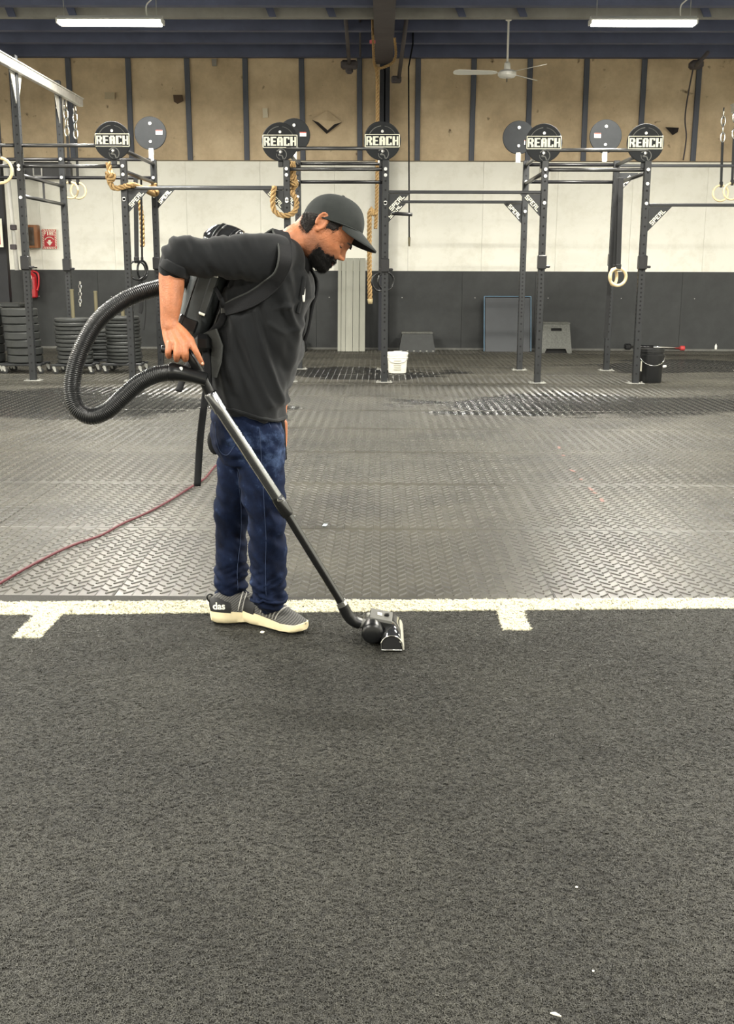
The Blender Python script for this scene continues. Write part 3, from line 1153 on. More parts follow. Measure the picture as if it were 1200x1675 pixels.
def target(px, py, Y, dia, front, label):
    c = P(px, py, Y)
    t = thing('round_target', label, 'target', (c.x, c.y, c.z - dia / 2), 'round targets on the rig')
    r = dia / 2
    MB().lathe(c, [(r - 0.006, -0.012), (r, -0.008), (r, 0.008), (r - 0.006, 0.012)], 40, (0, -1, 0)).obj('board', 'disc', t, True, 30)
    # bracket down to the post top
    MB().cbox(c + Vector((0, 0.035, -r * 0.75)), (0.06, 0.03, r * 1.1), 0.006).obj('bracket', 'white' if not front else 'steel', t)  # behind blank discs the bracket is white: reflected light put into its colour
    y = c.y - 0.0135
    if front:
        mb = MB()
        letters(mb, 'REACH', (c.x, y, c.z + 0.004), (1, 0, 0), (0, 0, 1), 0.098, 0.003, 0.68, 0.0, True)
        mb.obj('lettering', 'cream', t)
        # outline frame of the word
        mb = MB()
        w, h = r * 0.915, 0.068
        pts = []
        for (sx_, sz_) in ((-1, -1), (1, -1), (1, 1), (-1, 1)):
            pts.append(Vector((c.x + sx_ * w, y, c.z + 0.004 + sz_ * h)))
        for a, b in zip(pts, pts[1:] + pts[:1]):
            mb.tube([a, b], 0.005, 6)
        mb.obj('letter_border', 'cream', t)
        # arc line above, grey swirl emblem below
        mb = MB()
        mb.tube([c + Vector((r * 0.78 * math.cos(a), -0.013, r * 0.78 * math.sin(a))) for a in [rad(95 + 4 * i) for i in range(15)]], 0.004, 5)
        mb.tube([c + Vector((r * 0.78 * math.cos(a), -0.013, r * 0.78 * math.sin(a))) for a in [rad(25 + 4 * i) for i in range(15)]], 0.002, 5)
        mb.obj('arc_print', 'grey_print', t)
        mb = MB()
        e = c + Vector((0.01, -0.013, -r * 0.66))
        mb.tube([e + Vector((0.062 * math.cos(rad(a)), 0, 0.062 * math.sin(rad(a)))) for a in range(-60, 130, 12)], 0.005, 5)
        mb.tube(catmull([e + Vector((-0.05, 0, 0.035)), e + Vector((-0.02, 0, 0.05)), e + Vector((0.012, 0, 0.03)), e + Vector((-0.03, 0, -0.005)), e + Vector((0.01, 0, -0.012)), e + Vector((0.025, 0, -0.05))], 5), 0.007, 5)
        mb.tube(catmull([e + Vector((-0.055, 0, 0.01)), e + Vector((-0.045, 0, -0.03)), e + Vector((-0.01, 0, -0.055))], 5), 0.003, 5)
        mb.obj('emblem', 'grey_print', t)
        MB().cyl(c + Vector((0.0, -0.012, r * 0.5)), c + Vector((0.0, -0.022, r * 0.5)), 0.016, 8).cyl(c + Vector((0.0, -0.012, -r * 0.52)), c + Vector((0.0, -0.022, -r * 0.52)), 0.013, 8).obj('bolt', 'bolt', t)
    else:
        MB().cyl(c + Vector((0, -0.012, r * 0.58)), c + Vector((0, -0.024, r * 0.58)), 0.02, 8).cyl(c + Vector((0, -0.012, -r * 0.5)), c + Vector((0, -0.024, -r * 0.5)), 0.018, 8).obj('bolt', 'bolt', t)
        sx_ = -0.105 if px > 950 else 0.115
        sz_ = 0.01 if px != 848 else -0.06
        MB().box(c + Vector((sx_, -0.0135, sz_)), (0.085, 0.003, 0.055)).obj('sticker', 'white', t)
        MB().box(c + Vector((sx_, -0.0155, sz_ + 0.021)), (0.083, 0.002, 0.012)).obj('sticker_stripe', M('red_stripe', (190, 70, 60), 0.6) if 'redstripe' not in MT else MT['redstripe'], t)
        MB().cbox(c + Vector((0, -0.002, -r - 0.045)), (0.062, 0.03, 0.13), 0.006).obj('stem', 'white', t)  # white here stands for light reflected off the stem
    return t


target(184, 230, YF, 0.425, True, 'round REACH target furthest left, a thick rope looped below it')
target(458, 232, YF, 0.425, True, 'round REACH target just above and left of the man\'s cap')
target(625, 231, YF, 0.425, True, 'round REACH target in front of the middle column, hanging rope beside it')
target(889, 234, YF, 0.425, True, 'round REACH target overlapping a blank disc, right of the middle')
target(1055, 234, YF, 0.425, True, 'round REACH target furthest right on the rig')
target(246, 218, YB, 0.415, False, 'blank black target disc right of the leftmost REACH target')
target(481, 221, YB, 0.415, False, 'blank black target disc half hidden behind the REACH target above the man')
target(622, 226, YB, 0.415, False, 'blank black target disc almost hidden behind the middle REACH target')
target(848, 225, YB, 0.415, False, 'blank black target disc overlapped by the REACH target right of the middle')
target(990, 223, YB, 0.415, False, 'blank black target disc standing clear, left of the rightmost REACH target')


# ---- rings on straps
def ring(px, py, Y, R, r, top, mat, label, yaw=0, strap_w=0.035, chain=False, group='gymnastic rings'):
    c = P(px, py, Y)
    t = thing('gymnastic_ring', label, 'ring', (c.x, c.y, c.z - R), group)
    pth = []
    for i in range(28):
        a = 2 * math.pi * i / 28
        pth.append(c + Vector((R * math.cos(a) * math.cos(yaw), R * math.cos(a) * math.sin(yaw), R * math.sin(a))))
    MB().tube(pth, r, 10, close=True).obj('ring', mat, t, True)
    tp_ = Vector(top)
    b = c + Vector((0, 0, R))
    d = tp_ - b
    if chain:
        s0 = b + d * 0.58
    else:
        s0 = tp_
    path = [b + Vector((0, 0, -0.03)), s0]
    rot = Vector((0, 0, 1)).rotation_difference((s0 - b).normalized()).to_matrix()
    mid = (path[0] + s0) / 2
    MB().cbox(mid, (strap_w, 0.012, (s0 - path[0]).length), 0.003, rot).cbox(b + Vector((0, 0, 0.02)), (strap_w * 1.1, 0.05, 0.06), 0.008, rot).obj('strap', 'web', t)
    if chain:
        n = 4
        for i in range(n):
            cc = s0.lerp(tp_, (i + 0.5) / n)
            h = (tp_ - s0).length / n * 0.62
            lk = []
            for j in range(14):
                a = 2 * math.pi * j / 14
                u, w = 0.028 * math.cos(a), h * math.sin(a)
                lk.append(cc + (Vector((u, 0, w)) if i % 2 == 0 else Vector((0.3 * u, u, w))))
            MB().tube(lk, 0.009, 6, close=True).obj('chain_link', 'chrome', t, True)
    return t


def arm_top(px, Y):
    c = P(px, 200, Y)
    return (c.x, c.y, za - 0.05)


ya = Y_END - 0.35
ring(115, 311, YB + 0.45, 0.105, 0.014, (P(107, 170, YB + 0.45).x, YB + 0.45, za - 0.04), 'ringwood', 'pale wooden ring of the left pair, the one nearer the rig post', chain=True)
ring(128, 312, YB + 0.8, 0.105, 0.014, (P(122, 170, YB + 0.8).x, YB + 0.8, za - 0.04), 'ringwood', 'pale wooden ring of the left pair, right-hand one by the black bar', chain=True)
ring(0, 279, YF - 0.4, 0.135, 0.017, (P(-6, 100, YF - 0.4).x, YF - 0.4, za - 0.05), 'ringwood', 'pale wooden ring cut off by the left picture edge')
ring(1178, 316, YB + 0.9, 0.105, 0.014, (P(1183, 180, YB + 0.9).x, YB + 0.9, za - 0.06), 'ringwood', 'pale wooden ring of the right pair, left-hand one', chain=True)
ring(1196, 313, YB + 0.5, 0.105, 0.014, (P(1202, 175, YB + 0.5).x, YB + 0.5, za - 0.06), 'ringwood', 'pale wooden ring of the right pair, cut by the picture edge', chain=True)
yr = YF + 0.75
ring(1003, 453, yr, 0.098, 0.02, (P(1012, 280, yr).x, yr, zf(281)), 'ringwood', 'pale wooden ring behind its twin, hanging low at right', rad(55))
ring(1010, 453, yr - 0.06, 0.105, 0.02, (P(1016, 280, yr - 0.06).x, yr - 0.06, zf(281)), 'ringwood', 'pale wooden ring in front of its twin, hanging low at right', rad(8), 0.06)
ring(224, 442, yr + 0.1, 0.115, 0.014, (P(222, 300, yr + 0.1).x, yr + 0.1, zf(281)), 'ringblack', 'black plastic ring hanging beside the left rope', rad(35), 0.055)
ring(233, 442, yr + 0.2, 0.115, 0.014, (P(231, 300, yr + 0.2).x, yr + 0.2, zf(281)), 'ringblack', 'black plastic ring right of its twin beside the left rope', rad(70), 0.025)
ring(621, 461, YF + 0.5, 0.11, 0.013, (XP['d'] - 0.02, YF + 0.5, zf(281)), 'ringblack', 'dark ring showing left of the middle post', rad(30), 0.03)
ring(631, 460, YF + 0.62, 0.11, 0.013, (XP['d'] + 0.03, YF + 0.62, zf(281)), 'ringblack', 'dark ring showing right of the middle post', rad(30), 0.03)
# loose strap tails
tag(MB().tube([P(1009, 282, yr + 0.1), P(1003, 380, yr + 0.1), P(996, 470, yr + 0.12), P(990, 553, yr + 0.14)], 0.026, 6, flat=0.25, up=(1, 0, 0)).obj('strap_tail', 'web'), 'long black strap tail hanging behind the low wooden rings', 'strap')
tag(MB().tube(catmull([P(229, 455, yr + 0.2), P(231, 500, yr + 0.2), P(228, 512, yr + 0.2)], 5), 0.03, 6, flat=0.25, up=(1, 0, 0)).obj('strap_tail', 'web'), 'black strap tail below the black plastic rings', 'strap')
tag(MB().tube(catmull([P(237, 470, yr), P(238, 510, yr), P(235, 540, yr)], 5), 0.008, 6).obj('strap_tail', 'web'), 'thin black cord dangling below the black rings', 'strap')

# ---- ropes
Yr = YF - 0.08
mb = MB()
rope_mesh(mb, [P(177, 266, Yr), P(180, 280, Yr - .03), P(186, 290, Yr - .05), P(178, 296, Yr), P(184, 285, Yr - .08), P(176, 284, Yr), P(182, 303, Yr), P(190, 308, Yr), P(204, 305, Yr), P(213, 303, Yr - .04), P(222, 304, Yr + .2), P(236, 310, Yr + .8), P(252, 318, YB - .1), P(256, 313, YB - .18), P(244, 309, YB - .1), P(254, 303, YB - .1), P(236, 312, YB - .2), P(228, 318, YB - .3), P(232, 360, YB - .3), P(233, 403, YB - .3)], 0.034, 0.17)
tag(mb.obj('climbing_rope', 'rope', None, True), 'thick tan rope knotted over the left rig posts with its end hanging', 'rope')
mb = MB()
rope_mesh(mb, [P(476, 265, YF + .1), P(477, 290, YF + .1), P(472, 300, YF + .05), P(484, 300, YF + .02), P(478, 312, YF + .1), P(485, 330, YF), P(481, 347, YF - .06), P(465, 353, YF - .1), P(449, 345, YF - .08), P(446, 325, YF - .07), P(449, 305, YF - .05)], 0.034, 0.17)
rope_mesh(mb, [P(479, 265, YF + .12), P(480, 285, YF + .12), P(483, 298, YF + .1)], 0.034, 0.17)
tag(mb.obj('climbing_rope', 'rope', None, True), 'thick tan rope looped around the post behind the man\'s head', 'rope')
yg = 16.2
mb = MB()
rope_mesh(mb, [P(645, 62, yg), P(647, 90, yg), P(640, 104, yg - .1), P(618, 112, yg - .2), P(612, 103, yg - .2), P(610, 70, yg - .1), P(609, 30, yg)], 0.021, 0.11)
rope_mesh(mb, [P(614, 108, yg - .2), P(617, 130, yg - .2), P(617, 250, yg - .2), P(616, 330, yg - .2), P(614, 374, yg - .2)], 0.029, 0.15)
ro = tag(mb.obj('climbing_rope', 'rope', None, True), 'long tan rope hanging from the middle girder behind the target', 'rope')
MB().cyl(P(609, 66, yg - .05), P(609, 71, yg - .05), 0.04, 10).obj('tape_band', M('pink_tape', (225, 110, 120), 0.6), ro)
mb = MB()
rope_mesh(mb, [P(613, 352, yg - .6), P(610, 345, yg - .6), P(605, 346, yg - .6), P(604, 365, yg - .6), P(604, 430, yg - .6), P(605, 492, yg - .6)], 0.036, 0.17)
ro = tag(mb.obj('climbing_rope', 'rope', None, True), 'tan rope hanging low left of the middle post, in front of the grey panel', 'rope')
MB().tube([P(605, 489, yg - .6), P(605.5, 497, yg - .6)], [0.04, 0.03], 8).obj('rope_end', M('rope_whipping', (180, 164, 124), 0.8), ro, True)
MB().tube([P(607, 338, yg - .6), P(608, 352, yg - .6)], [0.01, 0.05], 8).obj('fray', 'rope', ro, True)
# thin black cable with brass tip, right of the column, with a hook bar
cb = thing('hanging_cable', 'thin black cable with a brass tip hanging right of the middle column', 'cable', P(669, 403, 17.2))
MB().tube([P(676, 30, 17.3), P(675, 72, 17.25), P(668, 110, 17.2), P(669, 390, 17.2)], 0.012, 6).obj('cable', 'ringblack', cb)
MB().tube([P(669, 388, 17.2), P(669, 403, 17.2)], [0.02, 0.014], 8).obj('tip', 'brass', cb)
MB().tube([P(640, 349, YF + .1), P(674, 351, YF + .1)], 0.02, 8).obj('peg', 'barblack', rig, True)

# ================================================================== PROPS AT THE BACK
# ---- bumper plates on dollies
ORD = ['bottom', 'second', 'third', 'fourth', 'fifth', 'sixth', 'seventh', 'eighth', 'ninth', 'tenth', 'eleventh', 'twelfth', 'thirteenth', 'fourteenth', 'fifteenth']


def plate_mesh(th, r=0.225):
    mb = MB()
    b = min(0.012, th * 0.25)
    prof = [(0.03, 0), (r * 0.5, 0), (r * 0.55, 0.003), (r - b, 0.002), (r, b), (r, th - b), (r - b, th - 0.002), (r * 0.55, th - 0.003), (r * 0.5, th), (0.03, th)]
    mb.lathe((0, 0, 0), prof, 36)
    return mb.mesh('bumper_plate')


def dolly(x, y, name_lab, post_h=None, w=0.5):
    t = thing('plate_dolly', name_lab, 'dolly', (x, y, 0), 'plate dollies')
    z = 0.105
    mb = MB().cbox((x, y, z + 0.012), (w, 0.06, 0.03), 0.006).cbox((x, y - w * 0.36, z + 0.012), (w * 1.05, 0.05, 0.03), 0.006).cbox((x, y + w * 0.36, z + 0.012), (w * 1.05, 0.05, 0.03), 0.006).cbox((x, y, z + 0.012), (0.06, w * 0.8, 0.03), 0.006)
    mb.obj('frame', 'steel', t)
    for sx_ in (-1, 1):
        for sy in (-1, 1):
            px_, py_ = x + sx_ * w * 0.46, y + sy * w * 0.36
            cst = MB().cyl((px_, py_, 0.105), (px_, py_, 0.085), 0.022, 10).prism([(px_ - 0.022, py_ - 0.016, 0.09), (px_ + 0.022, py_ - 0.016, 0.09), (px_ + 0.03, py_ - 0.016, 0.032), (px_ + 0.008, py_ - 0.016, 0.032)], (0, 0.004, 0)).prism([(px_ - 0.022, py_ + 0.012, 0.09), (px_ + 0.022, py_ + 0.012, 0.09), (px_ + 0.03, py_ + 0.012, 0.032), (px_ + 0.008, py_ + 0.012, 0.032)], (0, 0.004, 0)).obj('caster', 'caster', t)
            whl = MB().lathe((px_ + 0.02, py_, 0.038), [(0.028, -0.012), (0.037, -0.009), (0.037, 0.009), (0.028, 0.012)], 18, (0, 1, 0)).obj('wheel', 'tyre', None, True, 30)
            whl.parent = cst
    if post_h:
        MB().cyl((x, y, z), (x, y, post_h - 0.02), 0.024, 12).cyl((x, y, post_h - 0.02), (x, y, post_h), 0.027, 12).obj('post', 'brass', t, True, 30)
    return z + 0.03


PM = {}


def stack(px, ypx_top, ypx_bot, Y, n, lab, post_px=None, lean=0.0, dol=True):
    x = P(px, 560, Y).x
    ph = P(px, post_px, Y).z if post_px else None
    z0 = dolly(x, Y, 'black wheeled dolly under the ' + lab, ph)
    zt = P(px, ypx_top, Y - 0.2).z
    th = (zt - z0) / n
    k = round(th, 4)
    if k not in PM:
        PM[k] = plate_mesh(th * 0.985)
    for i in range(n):
        o = link('bumper_plate', PM[k], 'rubber', None, True, 35)
        o.location = (x + random.uniform(-0.008, 0.008) - lean * (i / n), Y + random.uniform(-0.01, 0.01), z0 + th * i + 0.001)
        o.rotation_euler = (0, 0, random.uniform(0, 6.28))
        pos = 'top' if i == n - 1 else ORD[i] + (' from the bottom' if i else '')
        tag(o, '%s bumper plate of the %s' % (pos, lab), 'weight plate', 'bumper plates stacked on dollies')


Yp = 14.05
stack(40, 505, 598, Yp + 0.05, 7, 'stack of seven thick plates', None, 0.04)
stack(122, 521, 601, Yp, 11, 'stack left of the vacuum hose', 473, 0.02)
stack(203, 518, 598, Yp + 0.15, 13, 'tallest thin-plate stack at the rig post', 478, 0.02)
stack(-22, 503, 598, Yp + 0.1, 6, 'stack cut off by the left edge', None)
stack(160, 540, 596, Yp + 0.75, 9, 'darker stack behind the hose', 476)
# small chain hanging at the wall
mb = MB()
for i in range(7):
    c = P(131, 463 + 6 * i, WALL_Y - 0.006)
    mb.tube([c + Vector((0.022 * math.cos(a) * (1 if i % 2 else .4), 0, 0.04 * math.sin(a))) for a in [2 * math.pi * j / 10 for j in range(10)]], 0.008, 6, close=True)
tag(mb.obj('hanging_chain', 'chrome', None, True), 'short pale chain hanging on the black wall above the plates', 'chain')
# low dark bench edge at far left
bt = thing('low_bench', 'dark bench top at the left edge behind the plate stacks', 'bench', P(5, 585, 16.0))
c = P(5, 499, 16.0)
MB().cbox((c.x, 16.0, c.z), (0.6, 0.35, 0.07), 0.02).obj('pad', 'rubber', bt)
for s_ in (-1, 1):
    MB().box((c.x + s_ * 0.24, 16.0, (c.z - 0.035) / 2), (0.05, 0.3, c.z - 0.035)).obj('leg', 'steel', bt)

# ---- fire point
MT['red'] = M('extinguisher_red', (186, 30, 38), 0.3, coat=0.4)
MT['redsign'] = M('sign_red', (190, 36, 46), 0.5)
ex = P(49.5, 463, 18.3)
t = thing('fire_extinguisher', 'red fire extinguisher mounted on the black wall at left', 'extinguisher', (ex.x, 18.35, ex.z - 0.25))
MB().lathe((ex.x, 18.36, ex.z - 0.24), [(0.08, 0), (0.095, 0.015), (0.095, 0.33), (0.08, 0.38), (0.035, 0.41), (0.03, 0.44)], 24).obj('cylinder', 'red', t, True, 40)
MB().cbox((ex.x, 18.36, ex.z + 0.22), (0.05, 0.05, 0.05), 0.01).cbox((ex.x + 0.05, 18.36, ex.z + 0.25), (0.13, 0.025, 0.02), 0.006).cbox((ex.x + 0.05, 18.36, ex.z + 0.215), (0.11, 0.022, 0.015), 0.005).obj('valve', 'ringblack', t)
MB().tube(catmull([Vector((ex.x + 0.03, 18.34, ex.z + 0.2)), Vector((ex.x + 0.13, 18.33, ex.z + 0.15)), Vector((ex.x + 0.13, 18.33, ex.z - 0.02)), Vector((ex.x + 0.1, 18.33, ex.z - 0.12))], 5), [0.016] * 15 + [0.026], 8).obj('hose', 'red', t, True)
MB().box((ex.x - 0.01, 18.262, ex.z - 0.02), (0.11, 0.006, 0.16)).obj('label', M('extinguisher_label', (90, 70, 62), 0.5), t)
MB().box((ex.x - 0.01, 18.257, ex.z - 0.06), (0.06, 0.006, 0.05)).box((ex.x - 0.01, 18.257, ex.z + 0.1), (0.1, 0.006, 0.05)).obj('label_patch', 'cream', t)
MB().box((ex.x, 18.47, ex.z), (0.06, 0.06, 0.3)).obj('bracket', 'steel', t)

bxp = P(50, 387, 18.4)
t = thing('wooden_cabinet', 'small brown wooden cabinet on the white wall beside the fire sign', 'cabinet', (bxp.x, 18.42, bxp.z - 0.2))
MT['boxwood'] = M('varnished_wood', (142, 92, 52), 0.45, var=(18, 0.3), stretch=(1, 1, 0.15))
MB().cbox((bxp.x, 18.42, bxp.z), (0.27, 0.14, 0.37), 0.008).obj('body', 'boxwood', t)
for s_ in (-1, 1):
    MB().cbox((bxp.x + s_ * 0.105, 18.345, bxp.z), (0.06, 0.02, 0.37), 0.004).obj('stile', 'boxwood', t)
    MB().cbox((bxp.x, 18.345, bxp.z + s_ * 0.165), (0.15, 0.02, 0.04), 0.004).obj('cross_rail', 'boxwood', t)
MB().box((bxp.x, 18.346, bxp.z), (0.15, 0.006, 0.29)).obj('pane', M('dark_cabinet_pane', (74, 62, 50), 0.25, var=(9, 0.4)), t)

sg = P(80.5, 391, 18.46)
t = thing('fire_sign', 'red and white FIRE sign with a down arrow on the white wall', 'sign', (sg.x, 18.47, sg.z - 0.16))
MB().box((sg.x, 18.475, sg.z), (0.245, 0.006, 0.32)).obj('plate', 'cream', t)
MB().box((sg.x, 18.470, sg.z), (0.18, 0.004, 0.25)).obj('red_field', 'redsign', t)
mb = MB()
for i in range(9):     # hazard stripes round the border
    u = -0.11 + 0.0275 * i
    for zz in (-0.143, 0.143):
        mb.prism([(sg.x + u - 0.012, 18.468, sg.z + zz - 0.014), (sg.x + u + 0.001, 18.468, sg.z + zz - 0.014), (sg.x + u + 0.013, 18.468, sg.z + zz + 0.014), (sg.x + u, 18.468, sg.z + zz + 0.014)], (0, 0.002, 0))
for i in range(10):
    w_ = -0.125 + 0.0275 * i
    for xx in (-0.107, 0.107):
        mb.prism([(sg.x + xx - 0.013, 18.468, sg.z + w_ - 0.012), (sg.x + xx + 0.013, 18.468, sg.z + w_ + 0.002), (sg.x + xx + 0.013, 18.468, sg.z + w_ + 0.015), (sg.x + xx - 0.013, 18.468, sg.z + w_ + 0.001)], (0, 0.002, 0))
mb.obj('border_stripes', 'redsign', t)
mb = MB()
letters(mb, 'FIRE', (sg.x, 18.466, sg.z + 0.09), (1, 0, 0), (0, 0, 1), 0.06, 0.002, 0.6)
mb.obj('lettering', 'cream', t)
a0 = Vector((sg.x, 18.466, sg.z - 0.05))
mb = MB().prism([a0 + Vector(v) for v in ((-0.05, 0, 0.005), (0, 0, -0.06), (0.05, 0, 0.005), (0.02, 0, 0.005), (0.02, 0, 0.035), (-0.02, 0, 0.035), (-0.02, 0, 0.005))], (0, 0.002, 0))
mb.tube([a0 + Vector((0.075 * math.cos(rad(a)), 0, 0.02 + 0.06 * math.sin(rad(a)))) for a in range(20, 165, 12)], 0.007, 6)
mb.obj('arrow', 'cream', t)

rs = P(0, 381, 17.7)
t = thing('red_sign', 'red bordered sign cut off by the left picture edge', 'sign', (rs.x, 17.7, rs.z - 0.2))
MB().box((rs.x - 0.12, 17.7, rs.z), (0.32, 0.008, 0.44)).obj('plate', 'cream', t)
MB().box((rs.x - 0.15, 17.694, rs.z), (0.3, 0.004, 0.36)).obj('red_field', 'redsign', t)

# dark wall unit with a pale square
wu = P(70, 278, 18.35)
t = thing('heater_unit', 'dark wide wall unit with a pale square above the wooden cabinet', 'wall unit', (wu.x, 18.35, wu.z - 0.15))
MB().cbox((wu.x, 18.38, wu.z), (0.92, 0.16, 0.24), 0.02).obj('case', 'barblack', t)
MB().box((P(62, 283, 18.3).x, 18.29, wu.z - 0.06), (0.15, 0.02, 0.2)).obj('pale_plate', 'white', t)
MB().box((P(62, 283, 18.3).x, 18.277, wu.z - 0.03), (0.11, 0.01, 0.12)).obj('panel', 'barblack', t)

wq = P(892, 285, 18.4)
t = thing('junction_box', 'white electrical box on the white wall behind the right-hand rig', 'box', (wq.x, 18.44, wq.z - 0.1))
MB().cbox((wq.x, 18.44, wq.z), (0.16, 0.1, 0.24), 0.01).obj('case', 'white', t)
MB().cbox((wq.x, 18.385, wq.z + 0.04), (0.1, 0.012, 0.05), 0.004).obj('cover', 'girder', t)

# ---- grey folding panel leaning on the wall
MT['panelgrey'] = M('grey_plank', (150, 150, 138), 0.6, var=(5, 0.12), stretch=(1, 1, 0.1))
pc = P(574, 577, 18.05)
xl_, xr_ = P(551.5, 500, 18.1).x, P(597, 500, 18.1).x
ph = P(574, 422, 18.35).z
t = thing('plank_panel', 'grey panel of five vertical planks leaning on the black wall', 'panel', (pc.x, 18.05, 0))
edges = [0, 0.135, 0.29, 0.55, 0.78, 1.0]
for i in range(5):
    xa_, xb_ = xl_ + (xr_ - xl_) * edges[i] + 0.003, xl_ + (xr_ - xl_) * edges[i + 1] - 0.003
    mb = MB()
    dz = 0.03 if i in (0, 4) else 0.0
    mb.prism([(xa_, 18.05 + dz, 0.004), (xb_, 18.05 + (dz if i != 3 else 0), 0.004), (xb_, 18.38 + dz, ph), (xa_, 18.38 + dz, ph)], (0, 0.03, 0))
    mb.obj('plank', 'panelgrey', t)

# ---- plyo boxes
MT['plyo'] = M('speckled_grey_plastic', (92, 93, 88), 0.6, var=(38, 0.35))


def plyo(px0, px1, pyt, pyb, Y, lab, slot):
    t = thing('plyo_box', lab, 'box', (P((px0 + px1) / 2, pyb, Y).x, Y, 0))
    b0, b1 = P(px0, pyb, Y).x, P(px1, pyb, Y).x
    zt = P(600, pyt, Y + 0.03).z
    ins = (b1 - b0) * 0.09
    dp = 0.42
    if slot:
        xc = (b0 + b1) / 2
        w = (b1 - b0)
        # four-piece front leaves a foot arch and a hand slot open
        pts = lambda x, z: Vector((x, Y + 0.06 * z / zt, z))
        mb = MB()
        hw = lambda z: w / 2 - ins * z / zt
        za_, zs0, zs1 = zt * 0.16, zt * 0.76, zt * 0.86

        def quad(xa_, xb_, xc2, xd, z0_, z1_):
            mb.prism([pts(xa_, z0_), pts(xb_, z0_), pts(xc2, z1_), pts(xd, z1_)], (0, 0.03, 0))
        quad(xc - hw(0), xc - w * 0.36, xc - w * 0.30, xc - hw(za_), 0.003, za_)
        quad(xc + w * 0.36, xc + hw(0), xc + hw(za_), xc + w * 0.30, 0.003, za_)
        quad(xc - hw(za_), xc + hw(za_), xc + hw(zs0), xc - hw(zs0), za_, zs0)
        quad(xc - hw(zs0), xc - w * 0.17, xc - w * 0.17, xc - hw(zs1), zs0, zs1)
        quad(xc + w * 0.17, xc + hw(zs0), xc + hw(zs1), xc + w * 0.17, zs0, zs1)
        quad(xc - hw(zs1), xc + hw(zs1), xc + hw(zt), xc - hw(zt), zs1, zt)
        mb.obj('front', 'plyo', t)
        MB().prism([(xc - w * 0.36, Y + 0.05, 0.004), (xc + w * 0.36, Y + 0.05, 0.004), (xc + w * 0.36, Y + 0.08, zt * 0.9), (xc - w * 0.36, Y + 0.08, zt * 0.9)], (0, 0.01, 0)).obj('inside', 'hole', t)
        mb = MB()
        for s_ in (-1, 1):
            mb.prism([(xc + s_ * w / 2, Y + 0.03, 0.003), (xc + s_ * (w / 2 - 0.03), Y + 0.03, 0.003), (xc + s_ * (w / 2 - ins - 0.03), Y + 0.09, zt), (xc + s_ * (w / 2 - ins), Y + 0.09, zt)], (0, dp - 0.1, 0))
        mb.obj('side', 'plyo', t)
        MB().cbox((xc, Y + 0.06 + dp / 2 - 0.05, zt + 0.012), (w - 2 * ins + 0.02, dp - 0.08, 0.028), 0.008).obj('top', 'plyo', t)
    else:
        mb = MB()
        r0 = [(b0, Y, 0.003), (b1, Y, 0.003), (b1, Y + dp, 0.003), (b0, Y + dp, 0.003)]
        r1 = [(b0 + ins, Y + 0.05, zt - 0.03), (b1 - ins, Y + 0.05, zt - 0.03), (b1 - ins, Y + dp - 0.05, zt - 0.03), (b0 + ins, Y + dp - 0.05, zt - 0.03)]
        mb.loft([r0, r1])
        mb.obj('body', 'rubber', t)
        MB().cbox(((b0 + b1) / 2, Y + dp / 2, zt - 0.015), (b1 - b0 - 1.6 * ins, dp - 0.08, 0.03), 0.008).obj('top', 'plyo', t)
        mb = MB()
        for i in range(6):
            mb.cbox((b0 + 0.04 + (b1 - b0 - 0.08) * i / 5, Y - 0.002, 0.02), (0.03, 0.012, 0.02), 0.004)
        mb.obj('foot', 'caster', t)


plyo(652, 712, 543, 574, 17.95, 'low dark step box by the wall right of the middle post', False)
plyo(883, 935, 529, 576, 17.85, 'speckled grey plyometric box with a hand slot by the right wall', True)
plyo(475, 499, 548, 577, 17.9, 'small dark step box seen just behind the man\'s waist', False)

# ---- crash mat with pale blue edge leaning on wall
ma, mbx = P(791.5, 573, 18.1).x, P(868, 573, 18.1).x
mz = P(830, 485, 18.3).z
t = thing('gym_mat', 'dark square gym mat with pale blue edging leaning on the wall', 'mat', ((ma + mbx) / 2, 18.1, 0))
MB().prism([(ma + 0.02, 18.1, 0.006), (mbx - 0.02, 18.1, 0.006), (mbx - 0.02, 18.33, mz - 0.02), (ma + 0.02, 18.33, mz - 0.02)], (0, 0.06, 0.01)).obj('pad', M('charcoal_mat_cover', (44, 48, 52), 0.5, var=(5, 0.12)), t)
mb = MB()
MT['paleblue'] = M('pale_blue_piping', (92, 122, 144), 0.5)
for a, b in (((ma, 0.012), (ma, mz)), ((ma, mz), (mbx, mz)), ((mbx, mz), (mbx, 0.012))):
    q = lambda u: Vector((u[0], 18.095 + 0.23 * u[1] / mz, u[1]))
    mb.tube([q(a), q(b)], 0.009, 6)
mb.obj('piping', 'paleblue', t)


